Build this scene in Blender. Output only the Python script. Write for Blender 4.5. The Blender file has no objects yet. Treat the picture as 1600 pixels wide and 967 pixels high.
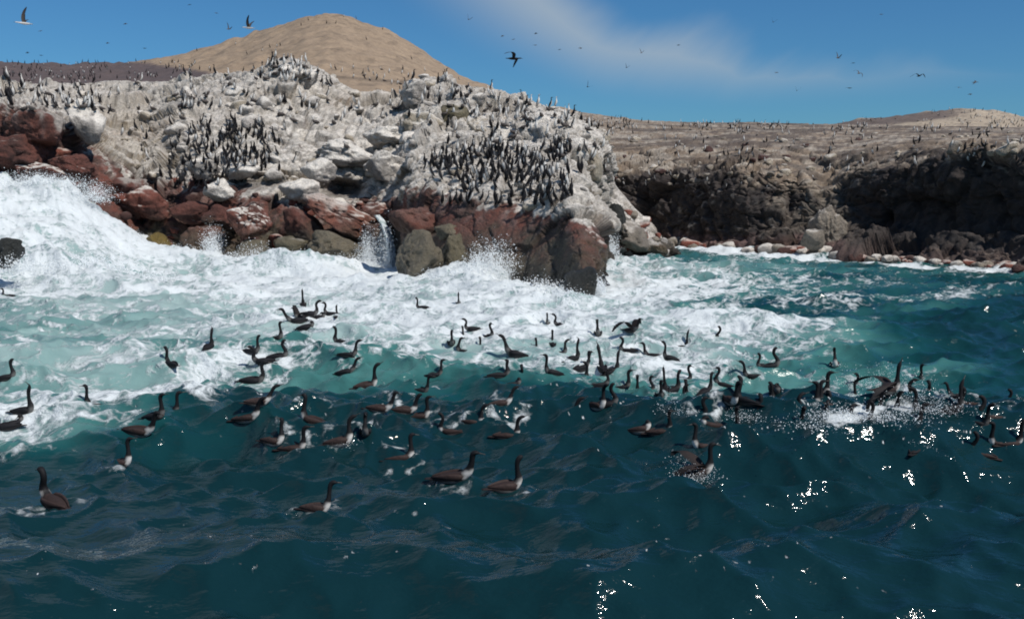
import bpy, math, random
import numpy as np
from mathutils import Vector

random.seed(11)
RNG = np.random.default_rng(7)
scene = bpy.context.scene
COL = scene.collection

# ------------------------------------------------------------------ camera
F = 1555.0            # focal length in photograph pixels (1600 wide)
CAM_H = 3.3           # the boat's deck, metres above the sea
PITCH = math.atan(183.5 / F)
cam_d = bpy.data.cameras.new('camera')
cam_d.sensor_width = 36.0
cam_d.lens = 36.0 * F / 1600.0
cam_d.clip_start = 0.1
cam_d.clip_end = 20000
cam = bpy.data.objects.new('camera', cam_d)
cam.location = (0, 0, CAM_H)
cam.rotation_euler = (math.pi / 2 - PITCH, 0, 0)
COL.objects.link(cam)
scene.camera = cam

# ------------------------------------------------------------------ world and sun
SUN_AZ = math.radians(130)     # measured from +Y (view direction) towards +X (right)
SUN_EL = math.radians(50)
sd = Vector((math.sin(SUN_AZ) * math.cos(SUN_EL), math.cos(SUN_AZ) * math.cos(SUN_EL), math.sin(SUN_EL)))
world = bpy.data.worlds.new('World')
scene.world = world
world.use_nodes = True
wt = world.node_tree
for n in list(wt.nodes):
    wt.nodes.remove(n)
def N(t, typ, **kw):
    n = t.nodes.new(typ)
    for k, v in kw.items():
        setattr(n, k, v)
    return n
wo = N(wt, 'ShaderNodeOutputWorld')
bg = N(wt, 'ShaderNodeBackground')
bg.inputs['Strength'].default_value = 0.090
sky = N(wt, 'ShaderNodeTexSky', sky_type='NISHITA')
sky.sun_disc = False
sky.sun_elevation = SUN_EL
sky.sun_rotation = SUN_AZ
sky.altitude = 0
sky.air_density = 1.0
sky.dust_density = 0.25
sky.ozone_density = 2.5
tc = N(wt, 'ShaderNodeTexCoord')
tint = N(wt, 'ShaderNodeMix', data_type='RGBA', blend_type='MULTIPLY')
tint.inputs[0].default_value = 1.0
tint.inputs[7].default_value = (0.27, 0.57, 0.82, 1)
wt.links.new(sky.outputs[0], tint.inputs[6])
# thin cirrus: stretched noise on a flat layer overhead (direction / height)
sep = N(wt, 'ShaderNodeSeparateXYZ')
wt.links.new(tc.outputs['Generated'], sep.inputs[0])
def wmath(op, a, b=None, clamp=False):
    n = N(wt, 'ShaderNodeMath', operation=op, use_clamp=clamp)
    for i, v in enumerate((a, b)):
        if v is None: continue
        if isinstance(v, (int, float)): n.inputs[i].default_value = v
        else: wt.links.new(v, n.inputs[i])
    return n.outputs[0]
zz = wmath('ADD', sep.outputs[2], 0.10)
cu = wmath('DIVIDE', sep.outputs[0], zz)
cv = wmath('DIVIDE', sep.outputs[1], zz)
comb = N(wt, 'ShaderNodeCombineXYZ')
wt.links.new(cu, comb.inputs[0]); wt.links.new(cv, comb.inputs[1])
mp = N(wt, 'ShaderNodeMapping')
mp.inputs['Rotation'].default_value = (0, 0, math.radians(-18))
mp.inputs['Scale'].default_value = (0.45, 0.22, 1)
mp.inputs['Location'].default_value = (0.0, 0.0, 0)
wt.links.new(comb.outputs[0], mp.inputs[0])
cn = N(wt, 'ShaderNodeTexNoise', noise_dimensions='2D')
cn.inputs['Scale'].default_value = 1.4
cn.inputs['Detail'].default_value = 5
cn.inputs['Roughness'].default_value = 0.48
cn.inputs['Distortion'].default_value = 0.5
wt.links.new(mp.outputs[0], cn.inputs['Vector'])
# one band of cirrus coming down from overhead and flattening out over the plateau
ex = wmath('POWER', 2.718, wmath('MULTIPLY', wmath('SUBTRACT', 0.03, sep.outputs[0]), 8.3))
ex = wmath('MINIMUM', ex, 6.0)
zc = wmath('ADD', wmath('MULTIPLY', ex, 0.080), 0.103)
wd = wmath('ADD', wmath('MULTIPLY', ex, 0.058), 0.032)
band = wmath('SUBTRACT', 1.0, wmath('DIVIDE', wmath('ABSOLUTE', wmath('SUBTRACT', sep.outputs[2], wmath('ADD', zc, wmath('MULTIPLY', wmath('SUBTRACT', cn.outputs[0], 0.5), 0.09)))), wd), True)
band = wmath('MULTIPLY', band, wmath('ADD', 0.35, wmath('MULTIPLY', wmath('SUBTRACT', 0.40, sep.outputs[0], ), 2.0), True))
cr = N(wt, 'ShaderNodeMapRange', interpolation_type='SMOOTHSTEP')
cr.inputs['From Min'].default_value = 0.30
cr.inputs['From Max'].default_value = 0.78
cr.inputs['To Max'].default_value = 0.72
wt.links.new(wmath('ADD', wmath('MULTIPLY', cn.outputs[0], 0.48), wmath('MULTIPLY', band, 0.52)), cr.inputs[0])
cm = N(wt, 'ShaderNodeMix', data_type='RGBA')
cm.inputs[7].default_value = (4.2, 4.9, 5.5, 1)
wt.links.new(cr.outputs[0], cm.inputs[0])
wt.links.new(tint.outputs[2], cm.inputs[6])
wt.links.new(cm.outputs[2], bg.inputs[0])
wt.links.new(bg.outputs[0], wo.inputs[0])

sun_d = bpy.data.lights.new('sun', 'SUN')
sun_d.energy = 4.3
sun_d.angle = math.radians(0.5)
sun_d.color = (1.0, 0.95, 0.88)
sun = bpy.data.objects.new('sun', sun_d)
sun.rotation_euler = sd.to_track_quat('Z', 'Y').to_euler()
sun.location = (20, 0, 60)
COL.objects.link(sun)

scene.view_settings.view_transform = 'Standard'
scene.view_settings.look = 'None'
scene.view_settings.gamma = 1.0
scene.view_settings.exposure = 0.08
scene.render.engine = 'CYCLES'
scene.cycles.use_denoising = True
scene.cycles.filter_width = 1.9
scene.cycles.max_bounces = 5
scene.cycles.sample_clamp_indirect = 4.0

# ------------------------------------------------------------------ pixel <-> place helpers
CP, SP = math.cos(PITCH), math.sin(PITCH)
def ray(px, py):
    a = (np.asarray(px, float) - 800.0) / F
    b = (483.5 - np.asarray(py, float)) / F
    return a, CP + b * SP, -SP + b * CP          # x, y, z of the viewing ray
def at(px, py, Y):
    """the point seen at (px, py) of the photograph that stands Y metres ahead"""
    x, y, z = ray(px, py)
    t = Y / y
    return np.stack(np.broadcast_arrays(x * t, y * t, CAM_H + z * t), -1)
def ground(px, py):
    """where the sight line meets the mean sea level"""
    x, y, z = ray(px, py)
    t = CAM_H / -z
    return x * t, y * t
def to_px(P):
    X, Y, Z = P[..., 0], np.maximum(P[..., 1], 0.5), P[..., 2] - CAM_H
    d = Y * CP - Z * SP
    u = Y * SP + Z * CP
    return 800 + F * X / d, 483.5 - F * u / d

# ------------------------------------------------------------------ noise
def _h(ix, iy, iz, s):
    h = (ix * 374761393 + iy * 668265263 + iz * 2147483647 * 3 + s * 1274126177) & 0xFFFFFFFF
    h = ((h ^ (h >> 13)) * 1274126177) & 0xFFFFFFFF
    h = ((h ^ (h >> 15)) * 2246822519) & 0xFFFFFFFF
    return ((h ^ (h >> 16)) & 0xFFFFFF) / float(0xFFFFFF)
def vnoise(P, s=0):
    f = np.floor(P); i = f.astype(np.int64); t = P - f
    t = t * t * t * (t * (t * 6 - 15) + 10)
    r = 0
    for dx in (0, 1):
        wx = t[..., 0] if dx else 1 - t[..., 0]
        for dy in (0, 1):
            wy = t[..., 1] if dy else 1 - t[..., 1]
            for dz in (0, 1):
                wz = t[..., 2] if dz else 1 - t[..., 2]
                r = r + wx * wy * wz * _h(i[..., 0] + dx, i[..., 1] + dy, i[..., 2] + dz, s)
    return r
def fbm(P, o=4, s=0, g=0.5):
    r, a, n = 0, 1.0, 0
    P = np.asarray(P, float)
    for k in range(o):
        r = r + a * vnoise(P * 2.03 ** k + k * 17.3, s + k)
        n += a; a *= g
    return r / n
def vnoise2(P, s=0):
    f = np.floor(P); i = f.astype(np.int64); t = P - f
    t = t * t * (3 - 2 * t)
    r = 0
    for dx in (0, 1):
        wx = t[..., 0] if dx else 1 - t[..., 0]
        for dy in (0, 1):
            wy = t[..., 1] if dy else 1 - t[..., 1]
            r = r + wx * wy * _h(i[..., 0] + dx, i[..., 1] + dy, 0 * i[..., 0], s)
    return r
def fbm2(P, o=4, s=0, g=0.5):
    r, a, n = 0, 1.0, 0
    for k in range(o):
        r = r + a * vnoise2(P * 2.07 ** k + k * 11.7, s + k)
        n += a; a *= g
    return r / n
def worley(P, s=0, jitter=0.9):
    """nearest and second distance, vector to the cell's point, three random numbers of the cell"""
    f = np.floor(P).astype(np.int64)
    n = P.shape[0]
    F1 = np.full(n, 9.0); F2 = np.full(n, 9.0)
    V = np.zeros((n, 3)); C = np.zeros((n, 3), np.int64)
    for dx in (-1, 0, 1):
        for dy in (-1, 0, 1):
            for dz in (-1, 0, 1):
                c = f + np.array((dx, dy, dz))
                q = np.stack([_h(c[:, 0], c[:, 1], c[:, 2], s + k) for k in (1, 2, 3)], -1)
                v = P - (c + 0.5 + (q - 0.5) * jitter)
                d = np.sqrt((v * v).sum(-1))
                m = d < F1
                F2 = np.where(m, F1, np.minimum(F2, d))
                F1 = np.where(m, d, F1)
                V[m] = v[m]; C[m] = c[m]
    R = np.stack([_h(C[:, 0], C[:, 1], C[:, 2], s + k) for k in (11, 12, 13)], -1)
    return F1, F2, V, R
def sstep(a, b, x):
    t = np.clip((x - a) / (b - a), 0, 1)
    return t * t * (3 - 2 * t)

# ------------------------------------------------------------------ mesh helpers
def grid_faces(nu, nv):
    i = np.arange(nu - 1)[:, None] * nv + np.arange(nv - 1)[None, :]
    return np.stack([i, i + nv, i + nv + 1, i + 1], -1).reshape(-1, 4)
def mesh_from(name, V, Fc, mats, smooth=True, attrs=None, colors=None, mat_idx=None):
    V = np.ascontiguousarray(V, np.float32); Fc = np.ascontiguousarray(Fc, np.int32)
    k = Fc.shape[1]
    me = bpy.data.meshes.new(name)
    me.vertices.add(len(V)); me.vertices.foreach_set('co', V.ravel())
    me.loops.add(Fc.size); me.loops.foreach_set('vertex_index', Fc.ravel())
    me.polygons.add(len(Fc))
    me.polygons.foreach_set('loop_start', np.arange(0, Fc.size, k, dtype=np.int32))
    me.update(calc_edges=True)
    me.polygons.foreach_set('use_smooth', np.full(len(Fc), smooth))
    if mat_idx is not None:
        me.polygons.foreach_set('material_index', np.asarray(mat_idx, np.int32))
    for m in (mats if isinstance(mats, (list, tuple)) else [mats]):
        me.materials.append(m)
    if attrs:
        for an, av in attrs.items():
            a = me.attributes.new(an, 'FLOAT', 'POINT'); a.data.foreach_set('value', np.asarray(av, np.float32).ravel())
    if colors is not None:
        a = me.color_attributes.new('Col', 'FLOAT_COLOR', 'POINT')
        c = np.ones((len(V), 4), np.float32); c[:, :3] = colors
        a.data.foreach_set('color', c.ravel())
    me.validate()
    return me
def link(name, me, parent=None, loc=None, **props):
    o = bpy.data.objects.new(name, me)
    COL.objects.link(o)
    if parent is not None: o.parent = parent
    if loc is not None: o.location = loc
    for k, v in props.items(): o[k] = v
    return o
def grid_normals(G):
    du = np.gradient(G, axis=0); dv = np.gradient(G, axis=1)
    n = np.cross(du, dv)
    n /= np.linalg.norm(n, axis=-1, keepdims=True) + 1e-9
    return n
def hermite(T, Y, t):
    """Catmull-Rom through values Y (k, ...) at knots T, evaluated at t"""
    T = np.asarray(T, float); Y = np.asarray(Y, float)
    m = np.gradient(Y, T, axis=0)
    i = np.clip(np.searchsorted(T, t, side='right') - 1, 0, len(T) - 2)
    h = (T[i + 1] - T[i]); s = (t - T[i]) / h
    sh = (-1,) + (1,) * (Y.ndim - 1)
    s = s.reshape(sh); h = h.reshape(sh)
    return ((2 * s**3 - 3 * s**2 + 1) * Y[i] + (s**3 - 2 * s**2 + s) * h * m[i]
            + (-2 * s**3 + 3 * s**2) * Y[i + 1] + (s**3 - s**2) * h * m[i + 1])
def loft(cols, nu, vcounts, useg=None, soft=0.5):
    """cols: (ncol, nlev, 3) world points -> (nu, nv, 3) sheet"""
    A = np.asarray(cols, float)
    lin_t = [np.linspace(k, k + 1, c, endpoint=False) for k, c in enumerate(vcounts)]
    tv = np.concatenate(lin_t + [np.array([float(len(vcounts))])])
    B = np.moveaxis(A, 1, 0)                        # nlev first
    kn = np.arange(B.shape[0], dtype=float)
    Bh = hermite(kn, B, tv)
    i = np.clip(tv.astype(int), 0, B.shape[0] - 2); s = (tv - i)[:, None, None]
    Bl = B[i] * (1 - s) + B[i + 1] * s
    B = Bh * soft + Bl * (1 - soft)
    C = np.moveaxis(B, 1, 0)                        # ncol first
    mid = A[:, 1:4].mean(1)
    d = np.concatenate([[0], np.cumsum(np.linalg.norm(np.diff(mid, axis=0), axis=1) + 0.3)])
    tu = np.linspace(0, d[-1], nu)
    Ch = hermite(d, C, tu)
    j = np.clip(np.searchsorted(d, tu, side='right') - 1, 0, len(d) - 2)
    s = ((tu - d[j]) / (d[j + 1] - d[j]))[:, None, None]
    Cl = C[j] * (1 - s) + C[j + 1] * s
    return Ch * soft + Cl * (1 - soft)
def fracture(G, octs, s=0, along=None, weight=None):
    """push a sheet along its normals into broken, faceted rock"""
    n = grid_normals(G) if along is None else along
    P = G.reshape(-1, 3); nn = n.reshape(-1, 3)
    d = np.zeros(len(P)); crack = np.zeros(len(P))
    for k, (scale, amp, tilt) in enumerate(octs):
        W = P / scale + (fbm(P / scale * 1.3, 2, s + 40 + k)[:, None] - 0.5) * 0.5
        W = W * np.array((1.0, 1.0, 1.25))
        F1, F2, V, R = worley(W, s + 20 * k)
        pl = (V * (R - 0.5) * 2).sum(-1) * tilt
        edge = np.exp(-(F2 - F1) / 0.07)
        d += amp * ((R[:, 0] - 0.5) * 1.2 + pl - 0.35 * edge)
        crack = np.maximum(crack, edge * (1.0 if k else 0.8))
    d += 0.10 * (fbm(P * 2.2, 4, s + 90) - 0.5)
    if weight is not None: d = d * weight.reshape(-1)
    return (P + nn * d[:, None]).reshape(G.shape), crack.reshape(G.shape[:2])

# ------------------------------------------------------------------ materials
def new_mat(name):
    m = bpy.data.materials.new(name); m.use_nodes = True
    t = m.node_tree
    b = t.nodes['Principled BSDF']
    return m, t, b
def mat_rock(name, rough=0.9, bump=0.9, scale=3.0, var=0.25, wet=False):
    m, t, b = new_mat(name)
    a = N(t, 'ShaderNodeAttribute', attribute_name='Col')
    g = N(t, 'ShaderNodeNewGeometry')
    n1 = N(t, 'ShaderNodeTexNoise'); n1.inputs['Scale'].default_value = scale; n1.inputs['Detail'].default_value = 7
    n1.inputs['Roughness'].default_value = 0.65
    t.links.new(g.outputs['Position'], n1.inputs['Vector'])
    r = N(t, 'ShaderNodeMapRange'); r.inputs['From Min'].default_value = 0.25; r.inputs['From Max'].default_value = 0.75
    r.inputs['To Min'].default_value = 1 - var; r.inputs['To Max'].default_value = 1 + var * 0.6
    t.links.new(n1.outputs[0], r.inputs[0])
    n2 = N(t, 'ShaderNodeTexNoise'); n2.inputs['Scale'].default_value = scale * 4.5; n2.inputs['Detail'].default_value = 6
    n2.inputs['Roughness'].default_value = 0.7
    t.links.new(g.outputs['Position'], n2.inputs['Vector'])
    r2 = N(t, 'ShaderNodeMapRange'); r2.inputs['From Min'].default_value = 0.38; r2.inputs['From Max'].default_value = 0.52
    r2.inputs['To Min'].default_value = 1 - var * 1.3; r2.inputs['To Max'].default_value = 1.0
    t.links.new(n2.outputs[0], r2.inputs[0])
    rm = N(t, 'ShaderNodeMath', operation='MULTIPLY'); t.links.new(r.outputs[0], rm.inputs[0]); t.links.new(r2.outputs[0], rm.inputs[1])
    mx = N(t, 'ShaderNodeVectorMath', operation='SCALE')
    t.links.new(a.outputs['Color'], mx.inputs[0]); t.links.new(rm.outputs[0], mx.inputs['Scale'])
    t.links.new(mx.outputs[0], b.inputs['Base Color'])
    hm = N(t, 'ShaderNodeMath', operation='MULTIPLY_ADD'); hm.inputs[1].default_value = 0.35
    t.links.new(n2.outputs[0], hm.inputs[0]); t.links.new(n1.outputs[0], hm.inputs[2])
    bp = N(t, 'ShaderNodeBump'); bp.inputs['Strength'].default_value = bump; bp.inputs['Distance'].default_value = 0.30
    t.links.new(hm.outputs[0], bp.inputs['Height']); t.links.new(bp.outputs[0], b.inputs['Normal'])
    b.inputs['Roughness'].default_value = rough
    if wet:
        w = N(t, 'ShaderNodeAttribute', attribute_name='wet')
        rr = N(t, 'ShaderNodeMapRange'); rr.inputs['To Min'].default_value = rough; rr.inputs['To Max'].default_value = 0.38
        t.links.new(w.outputs['Fac'], rr.inputs[0]); t.links.new(rr.outputs[0], b.inputs['Roughness'])
    return m
M_ROCK = mat_rock('weathered_rock', wet=True)
M_FAR = mat_rock('far_rock', bump=0.6, scale=1.6)
M_SAND = mat_rock('dry_slope', bump=0.35, scale=0.5, var=0.22)

def mat_flat(name, rgb, rough=0.7, attr=False, var=0.0, trans=0.0):
    m, t, b = new_mat(name)
    b.inputs['Base Color'].default_value = (*rgb, 1); b.inputs['Roughness'].default_value = rough
    if attr: b.inputs['Specular IOR Level'].default_value = 0.22
    if attr:
        a = N(t, 'ShaderNodeAttribute', attribute_name='Col')
        g = N(t, 'ShaderNodeTexCoord')
        n1 = N(t, 'ShaderNodeTexNoise'); n1.inputs['Scale'].default_value = 30; n1.inputs['Detail'].default_value = 3
        t.links.new(g.outputs['Object'], n1.inputs['Vector'])
        r = N(t, 'ShaderNodeMapRange'); r.inputs['To Min'].default_value = 0.6; r.inputs['To Max'].default_value = 1.4
        t.links.new(n1.outputs[0], r.inputs[0])
        mx = N(t, 'ShaderNodeVectorMath', operation='SCALE')
        t.links.new(a.outputs['Color'], mx.inputs[0]); t.links.new(r.outputs[0], mx.inputs['Scale'])
        t.links.new(mx.outputs[0], b.inputs['Base Color'])
    return m
M_FEATHER = mat_flat('feathers', (0.03, 0.025, 0.02), 0.7, attr=True)
M_BEAK = mat_flat('beak_horn', (0.045, 0.035, 0.028), 0.5)
M_SPRAY = mat_flat('sea_spray', (0.86, 0.90, 0.92), 0.5)
# ------------------------------------------------------------------ colours of the rock
C_GUANO = np.array((0.82, 0.765, 0.69)); C_GREY = np.array((0.36, 0.33, 0.30)); C_TAN = np.array((0.40, 0.32, 0.225))
C_RED = np.array((0.19, 0.058, 0.038)); C_DRED = np.array((0.060, 0.026, 0.021)); C_OLIVE = np.array((0.085, 0.075, 0.040))
C_WET = np.array((0.020, 0.021, 0.018)); C_PINK = np.array((0.36, 0.24, 0.21))
RED_TOP = ([-300, 0, 60, 130, 175, 215, 260, 330, 420, 500, 560, 620, 700, 780, 860, 910, 945, 1000, 1100],
           [185, 170, 178, 215, 262, 285, 285, 288, 308, 325, 318, 306, 305, 322, 342, 350, 352, 372, 372])
def mix(a, b, t):
    t = np.asarray(t)[..., None]
    return a * (1 - t) + b * t
def rock_color(P, n, crack=None):
    """P, n: (k,3). Guano above the tide-stained red band, weed and wet rock at the waterline."""
    px, py = to_px(P)
    z = P[:, 2]
    big = fbm(P * 0.35, 4, 301); med = fbm(P * 1.1, 4, 302); fin = fbm(P * 4.0, 3, 303)
    streak = fbm(P * np.array((3.2, 3.2, 0.45)), 3, 305)
    rt = np.interp(px, *RED_TOP)
    above = (rt - py) + (med - 0.5) * 46 + (streak - 0.5) * 40
    a = sstep(-6, 8, above)                                   # 1 above the stained band
    # upper rock
    up = mix(C_GREY[None], C_TAN[None], sstep(0.42, 0.60, big))
    tanp = np.exp(-(((px - 200) / 75) ** 2 + ((py - 200) / 45) ** 2)) + 0.8 * np.exp(-(((px - 520) / 130) ** 2 + ((py - 160) / 18) ** 2))
    up = mix(up, C_TAN[None] * np.array((1.0, 0.98, 0.86)), np.clip(tanp, 0, 1) * 0.8)
    white = sstep(0.30, 0.80, 0.62 * n[:, 2] + 0.85 * (med - 0.5) + 0.5 * (big - 0.5) + 0.45 * (streak - 0.5) + 0.68)
    bright = np.exp(-(((px - 620) / 120) ** 2 + ((py - 215) / 60) ** 2)) + np.exp(-(((px - 880) / 60) ** 2 + ((py - 240) / 90) ** 2))
    white = np.clip(white * (0.86 + 0.3 * np.clip(bright, 0, 1)) - 0.35 * np.clip(tanp, 0, 1), 0, 1)
    up = mix(up, C_GUANO[None] * (0.82 + 0.36 * fin[:, None]), white)
    up = mix(up, C_PINK[None], 0.35 * sstep(0.5, 0.7, fbm(P * 0.6, 3, 309)) * (1 - white))
    # band
    rd = mix(C_DRED[None], C_RED[None], sstep(0.36, 0.58, med * 0.6 + 0.4 * big + 0.10 * n[:, 2]))
    pinkish = sstep(-42, -4, above) * sstep(0.42, 0.62, streak)
    rd = mix(rd, C_PINK[None] * 0.8, pinkish * 0.65)
    weed = sstep(2.3, 0.9, z + (med - 0.5) * 1.6 + np.where(px < 180, 2.0, 0.0))
    rd = mix(rd, C_OLIVE[None] * (0.45 + 0.9 * fin[:, None]), weed * 0.9)
    wet = sstep(0.75, 0.25, z + (med - 0.5) * 0.6)
    rd = mix(rd, C_WET[None], wet * 0.85)
    c = mix(rd, up, a)
    if crack is not None:
        c = mix(c, np.array((0.07, 0.055, 0.045))[None] * np.ones((len(P), 1)), np.clip(crack * 1.1, 0, 1) * 0.6)
    wetness = (1 - a) * sstep(3.2, 0.8, z)
    return np.clip(c, 0.004, 0.9), wetness

# ------------------------------------------------------------------ the headland
def col_pts(p, back=(12, -1.0), deep=-1.6):
    pts = [at(x, y, Y) for (x, y, Y) in p]
    w = pts[0].copy(); w[2] = deep; w[1] -= 0.6
    c = pts[-1]
    b1 = c + np.array((c[0] / c[1] * back[0] * 0.4, back[0] * 0.4, 0.05))
    b2 = c + np.array((c[0] / c[1] * back[0], back[0], back[1]))
    return [w] + pts + [b1, b2]
HL = [
 [(-330,425,43),(-330,300,45),(-330,235,47),(-330,175,50),(-330,128,68)],
 [(-120,425,43),(-120,290,45),(-120,225,47),(-120,172,50),(-120,130,68)],
 [(0,425,43),(0,285,45.5),(0,225,47),(0,165,49),(0,130,68)],
 [(60,425,43),(62,285,45.5),(62,232,46.5),(60,168,47.5),(60,132,68)],
 [(110,425,43),(112,285,46),(105,240,47.5),(95,180,49),(110,131,68)],
 [(165,420,44),(165,300,47),(160,250,50),(150,190,56),(160,129,70)],
 [(225,405,48),(222,325,50),(225,268,52),(225,195,58),(225,128,70)],
 [(290,408,47.5),(285,330,49.5),(290,278,51),(290,190,54.5),(300,124,66)],
 [(345,412,46.5),(345,325,49),(345,262,51),(345,180,55),(345,118,64)],
 [(400,418,45.5),(400,318,48),(400,262,50.5),(400,182,55),(400,108,62)],
 [(445,414,46),(445,318,48.5),(450,262,50.5),(445,190,55),(447,93,61)],
 [(500,412,46.5),(500,318,49.5),(505,262,51.5),(500,195,56),(492,104,63)],
 [(560,410,47),(560,310,50),(560,250,52.5),(560,190,58),(556,147,67)],
 [(612,412,46),(612,305,48),(612,245,51.5),(615,188,57),(615,148,66)],
 [(650,430,40),(645,305,42.5),(650,250,47.5),(655,185,55),(652,132,63)],
 [(700,440,37),(690,306,40.5),(700,250,46),(705,185,53),(705,132,61)],
 [(760,446,35.5),(755,316,38.5),(755,255,44.5),(760,190,52),(762,140,60)],
 [(820,455,33.8),(815,330,37),(815,262,42.5),(820,195,50),(825,158,58)],
 [(875,466,31.5),(868,345,35),(865,275,40),(870,205,47),(880,172,56)],
 [(915,478,29.3),(905,356,33),(895,290,38.5),(900,215,45.5),(910,186,55)],
 [(940,470,30.5),(938,372,33),(918,315,39),(922,240,46),(930,205,54.5)],
 [(946,445,34),(944,385,36),(932,330,41),(938,262,47.5),(944,225,55)],
 [(950,412,44),(948,385,45),(942,335,47),(950,290,50),(955,262,55)],
 [(965,404,50),(962,375,50.5),(955,345,51.5),(960,318,53),(966,300,56)],
 [(1005,405,50),(1003,385,50.5),(995,362,51.5),(988,340,53),(990,326,56)],
 [(1046,402,51),(1045,388,51.5),(1035,374,52.5),(1022,360,54),(1015,350,57)],
 [(1056,392,57),(1054,386,58),(1050,380,59),(1040,372,60),(1030,368,62)],
]
hl_cols = [col_pts(c) for c in HL]
hl_cols = np.array(hl_cols)
G = loft(hl_cols, 860, [14, 100, 84, 84, 74, 14, 14], soft=0.55)
Ng = grid_normals(G)
if Ng[..., 1].mean() > 0: Ng = -Ng
wgt = np.ones(G.shape[:2]); wgt[:, -28:] *= 0.25
_px, _py = to_px(G); wgt *= 1 - 0.80 * np.exp(-(((_px - 785) / 168) ** 2 + ((_py - 378 - 0.22 * (_px - 790)) / 66) ** 2) ** 2)
G, crack = fracture(G, [(3.6, 0.58, 0.9), (1.5, 0.26, 1.0), (0.62, 0.13, 1.0), (0.28, 0.055, 1.0)], 3, Ng, wgt)
# a hollow under the white block at the middle of the face
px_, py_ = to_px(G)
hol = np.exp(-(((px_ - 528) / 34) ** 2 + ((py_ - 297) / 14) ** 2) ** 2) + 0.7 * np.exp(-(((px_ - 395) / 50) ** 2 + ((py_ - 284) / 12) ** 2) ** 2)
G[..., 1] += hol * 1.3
n2 = grid_normals(G)
if n2[..., 1].mean() > 0: n2 = -n2
c, w = rock_color(G.reshape(-1, 3), n2.reshape(-1, 3), crack.reshape(-1))
hc = mix(c, np.array((0.035, 0.022, 0.02))[None], np.clip(hol.reshape(-1), 0, 1) * 0.7)  # shade inside the hollow and under the overhang painted into the colour
fc = grid_faces(*G.shape[:2])
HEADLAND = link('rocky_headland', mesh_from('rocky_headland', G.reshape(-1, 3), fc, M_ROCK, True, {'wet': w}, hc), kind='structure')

# ------------------------------------------------------------------ the far cliff across the cove
FC = [
 [(900,374,68),(900,360,68.5),(900,300,69),(900,232,71),(900,212,84),(900,176,120)],
 [(950,378,66),(950,362,66.5),(950,320,67),(950,262,68.5),(950,222,80),(950,181,118)],
 [(1000,382,63.5),(1000,366,64),(1000,320,65),(1000,275,66.5),(1000,228,76),(1000,188,116)],
 [(1060,386,61),(1060,373,61.5),(1060,320,62.5),(1060,268,63.5),(1060,228,73),(1060,191,115)],
 [(1120,390,58),(1120,376,58.7),(1120,320,59.5),(1115,272,61),(1120,230,71),(1120,192,115)],
 [(1165,394,56),(1165,382,56.7),(1165,330,57),(1165,262,59),(1165,228,69),(1165,192,115)],
 [(1205,397,54.5),(1205,386,55.2),(1205,320,57),(1205,268,58),(1205,230,68),(1205,193,115)],
 [(1250,400,53),(1250,389,53.5),(1250,330,56.5),(1250,272,57.5),(1250,230,67),(1250,194,115)],
 [(1290,403,51.5),(1288,392,52.2),(1288,345,55),(1288,292,57),(1290,232,66),(1290,194,115)],
 [(1335,406,49.5),(1335,398,50.2),(1335,345,54.5),(1335,262,55.5),(1335,230,65),(1335,195,115)],
 [(1400,410,47.7),(1400,403,48.2),(1400,340,52.5),(1400,262,53.5),(1400,224,62),(1400,196,112)],
 [(1470,415,45.5),(1470,409,46),(1470,340,50),(1470,250,51),(1470,220,60),(1470,198,106)],
 [(1560,421,43),(1560,416,43.5),(1560,340,46.5),(1560,248,47.5),(1560,220,57),(1560,199,102)],
 [(1680,432,39.5),(1680,426,40),(1680,340,42.5),(1680,242,43.5),(1680,217,54),(1680,200,98)],
 [(1900,450,34.5),(1900,440,35),(1900,340,37),(1900,235,38),(1900,212,50),(1900,200,92)],
]
fc_cols = np.array([col_pts(c, (180, 0.5)) for c in FC])
G2 = loft(fc_cols, 520, [8, 24, 66, 66, 50, 40, 8, 6], soft=0.35)
Nf = grid_normals(G2)
if Nf[..., 1].mean() > 0: Nf = -Nf
wf = np.ones(G2.shape[:2]); wf[:, 164:] *= np.clip(np.linspace(0.9, -0.6, wf.shape[1] - 164), 0.12, 1)[None]
G2, crack2 = fracture(G2, [(5.0, 0.95, 0.8), (2.2, 0.36, 0.8), (0.95, 0.22, 1.1), (0.42, 0.11, 1.1)], 77, Nf, wf)
n3 = grid_normals(G2)
if n3[..., 1].mean() > 0: n3 = -n3
P = G2.reshape(-1, 3); nn = n3.reshape(-1, 3)
px_, py_ = to_px(P)
med = fbm(P * 0.8, 4, 401); big = fbm(P * 0.25, 3, 402); fin = fbm(P * 3, 3, 403)
C_CLIFF_SHADE = np.array((0.024, 0.020, 0.019)); C_CTAN = np.array((0.34, 0.26, 0.185)); C_CW = np.array((0.50, 0.45, 0.38))  # cliff face near black: its shade is put into the rock colour
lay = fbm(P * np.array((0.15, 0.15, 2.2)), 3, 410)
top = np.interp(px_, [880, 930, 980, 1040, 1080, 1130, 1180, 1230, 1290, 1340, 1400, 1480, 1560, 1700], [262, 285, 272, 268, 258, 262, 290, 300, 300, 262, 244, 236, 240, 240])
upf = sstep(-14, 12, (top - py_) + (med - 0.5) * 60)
c = mix(C_CLIFF_SHADE[None] * (0.6 + fin[:, None] * 0.9), C_CTAN[None] * (0.65 + 0.7 * fin[:, None]), np.clip(upf * 0.9 + 0.35 * sstep(0.55, 0.9, nn[:, 2]) * sstep(0.45, 0.6, med), 0, 1))
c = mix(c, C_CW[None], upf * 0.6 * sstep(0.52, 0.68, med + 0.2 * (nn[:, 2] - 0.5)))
dk = np.maximum(sstep(0.53, 0.60, lay + 0.25 * (big - 0.5)), sstep(0.50, 0.60, fbm(P * 0.9, 4, 430)) * sstep(1040, 1140, px_)) * upf
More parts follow.
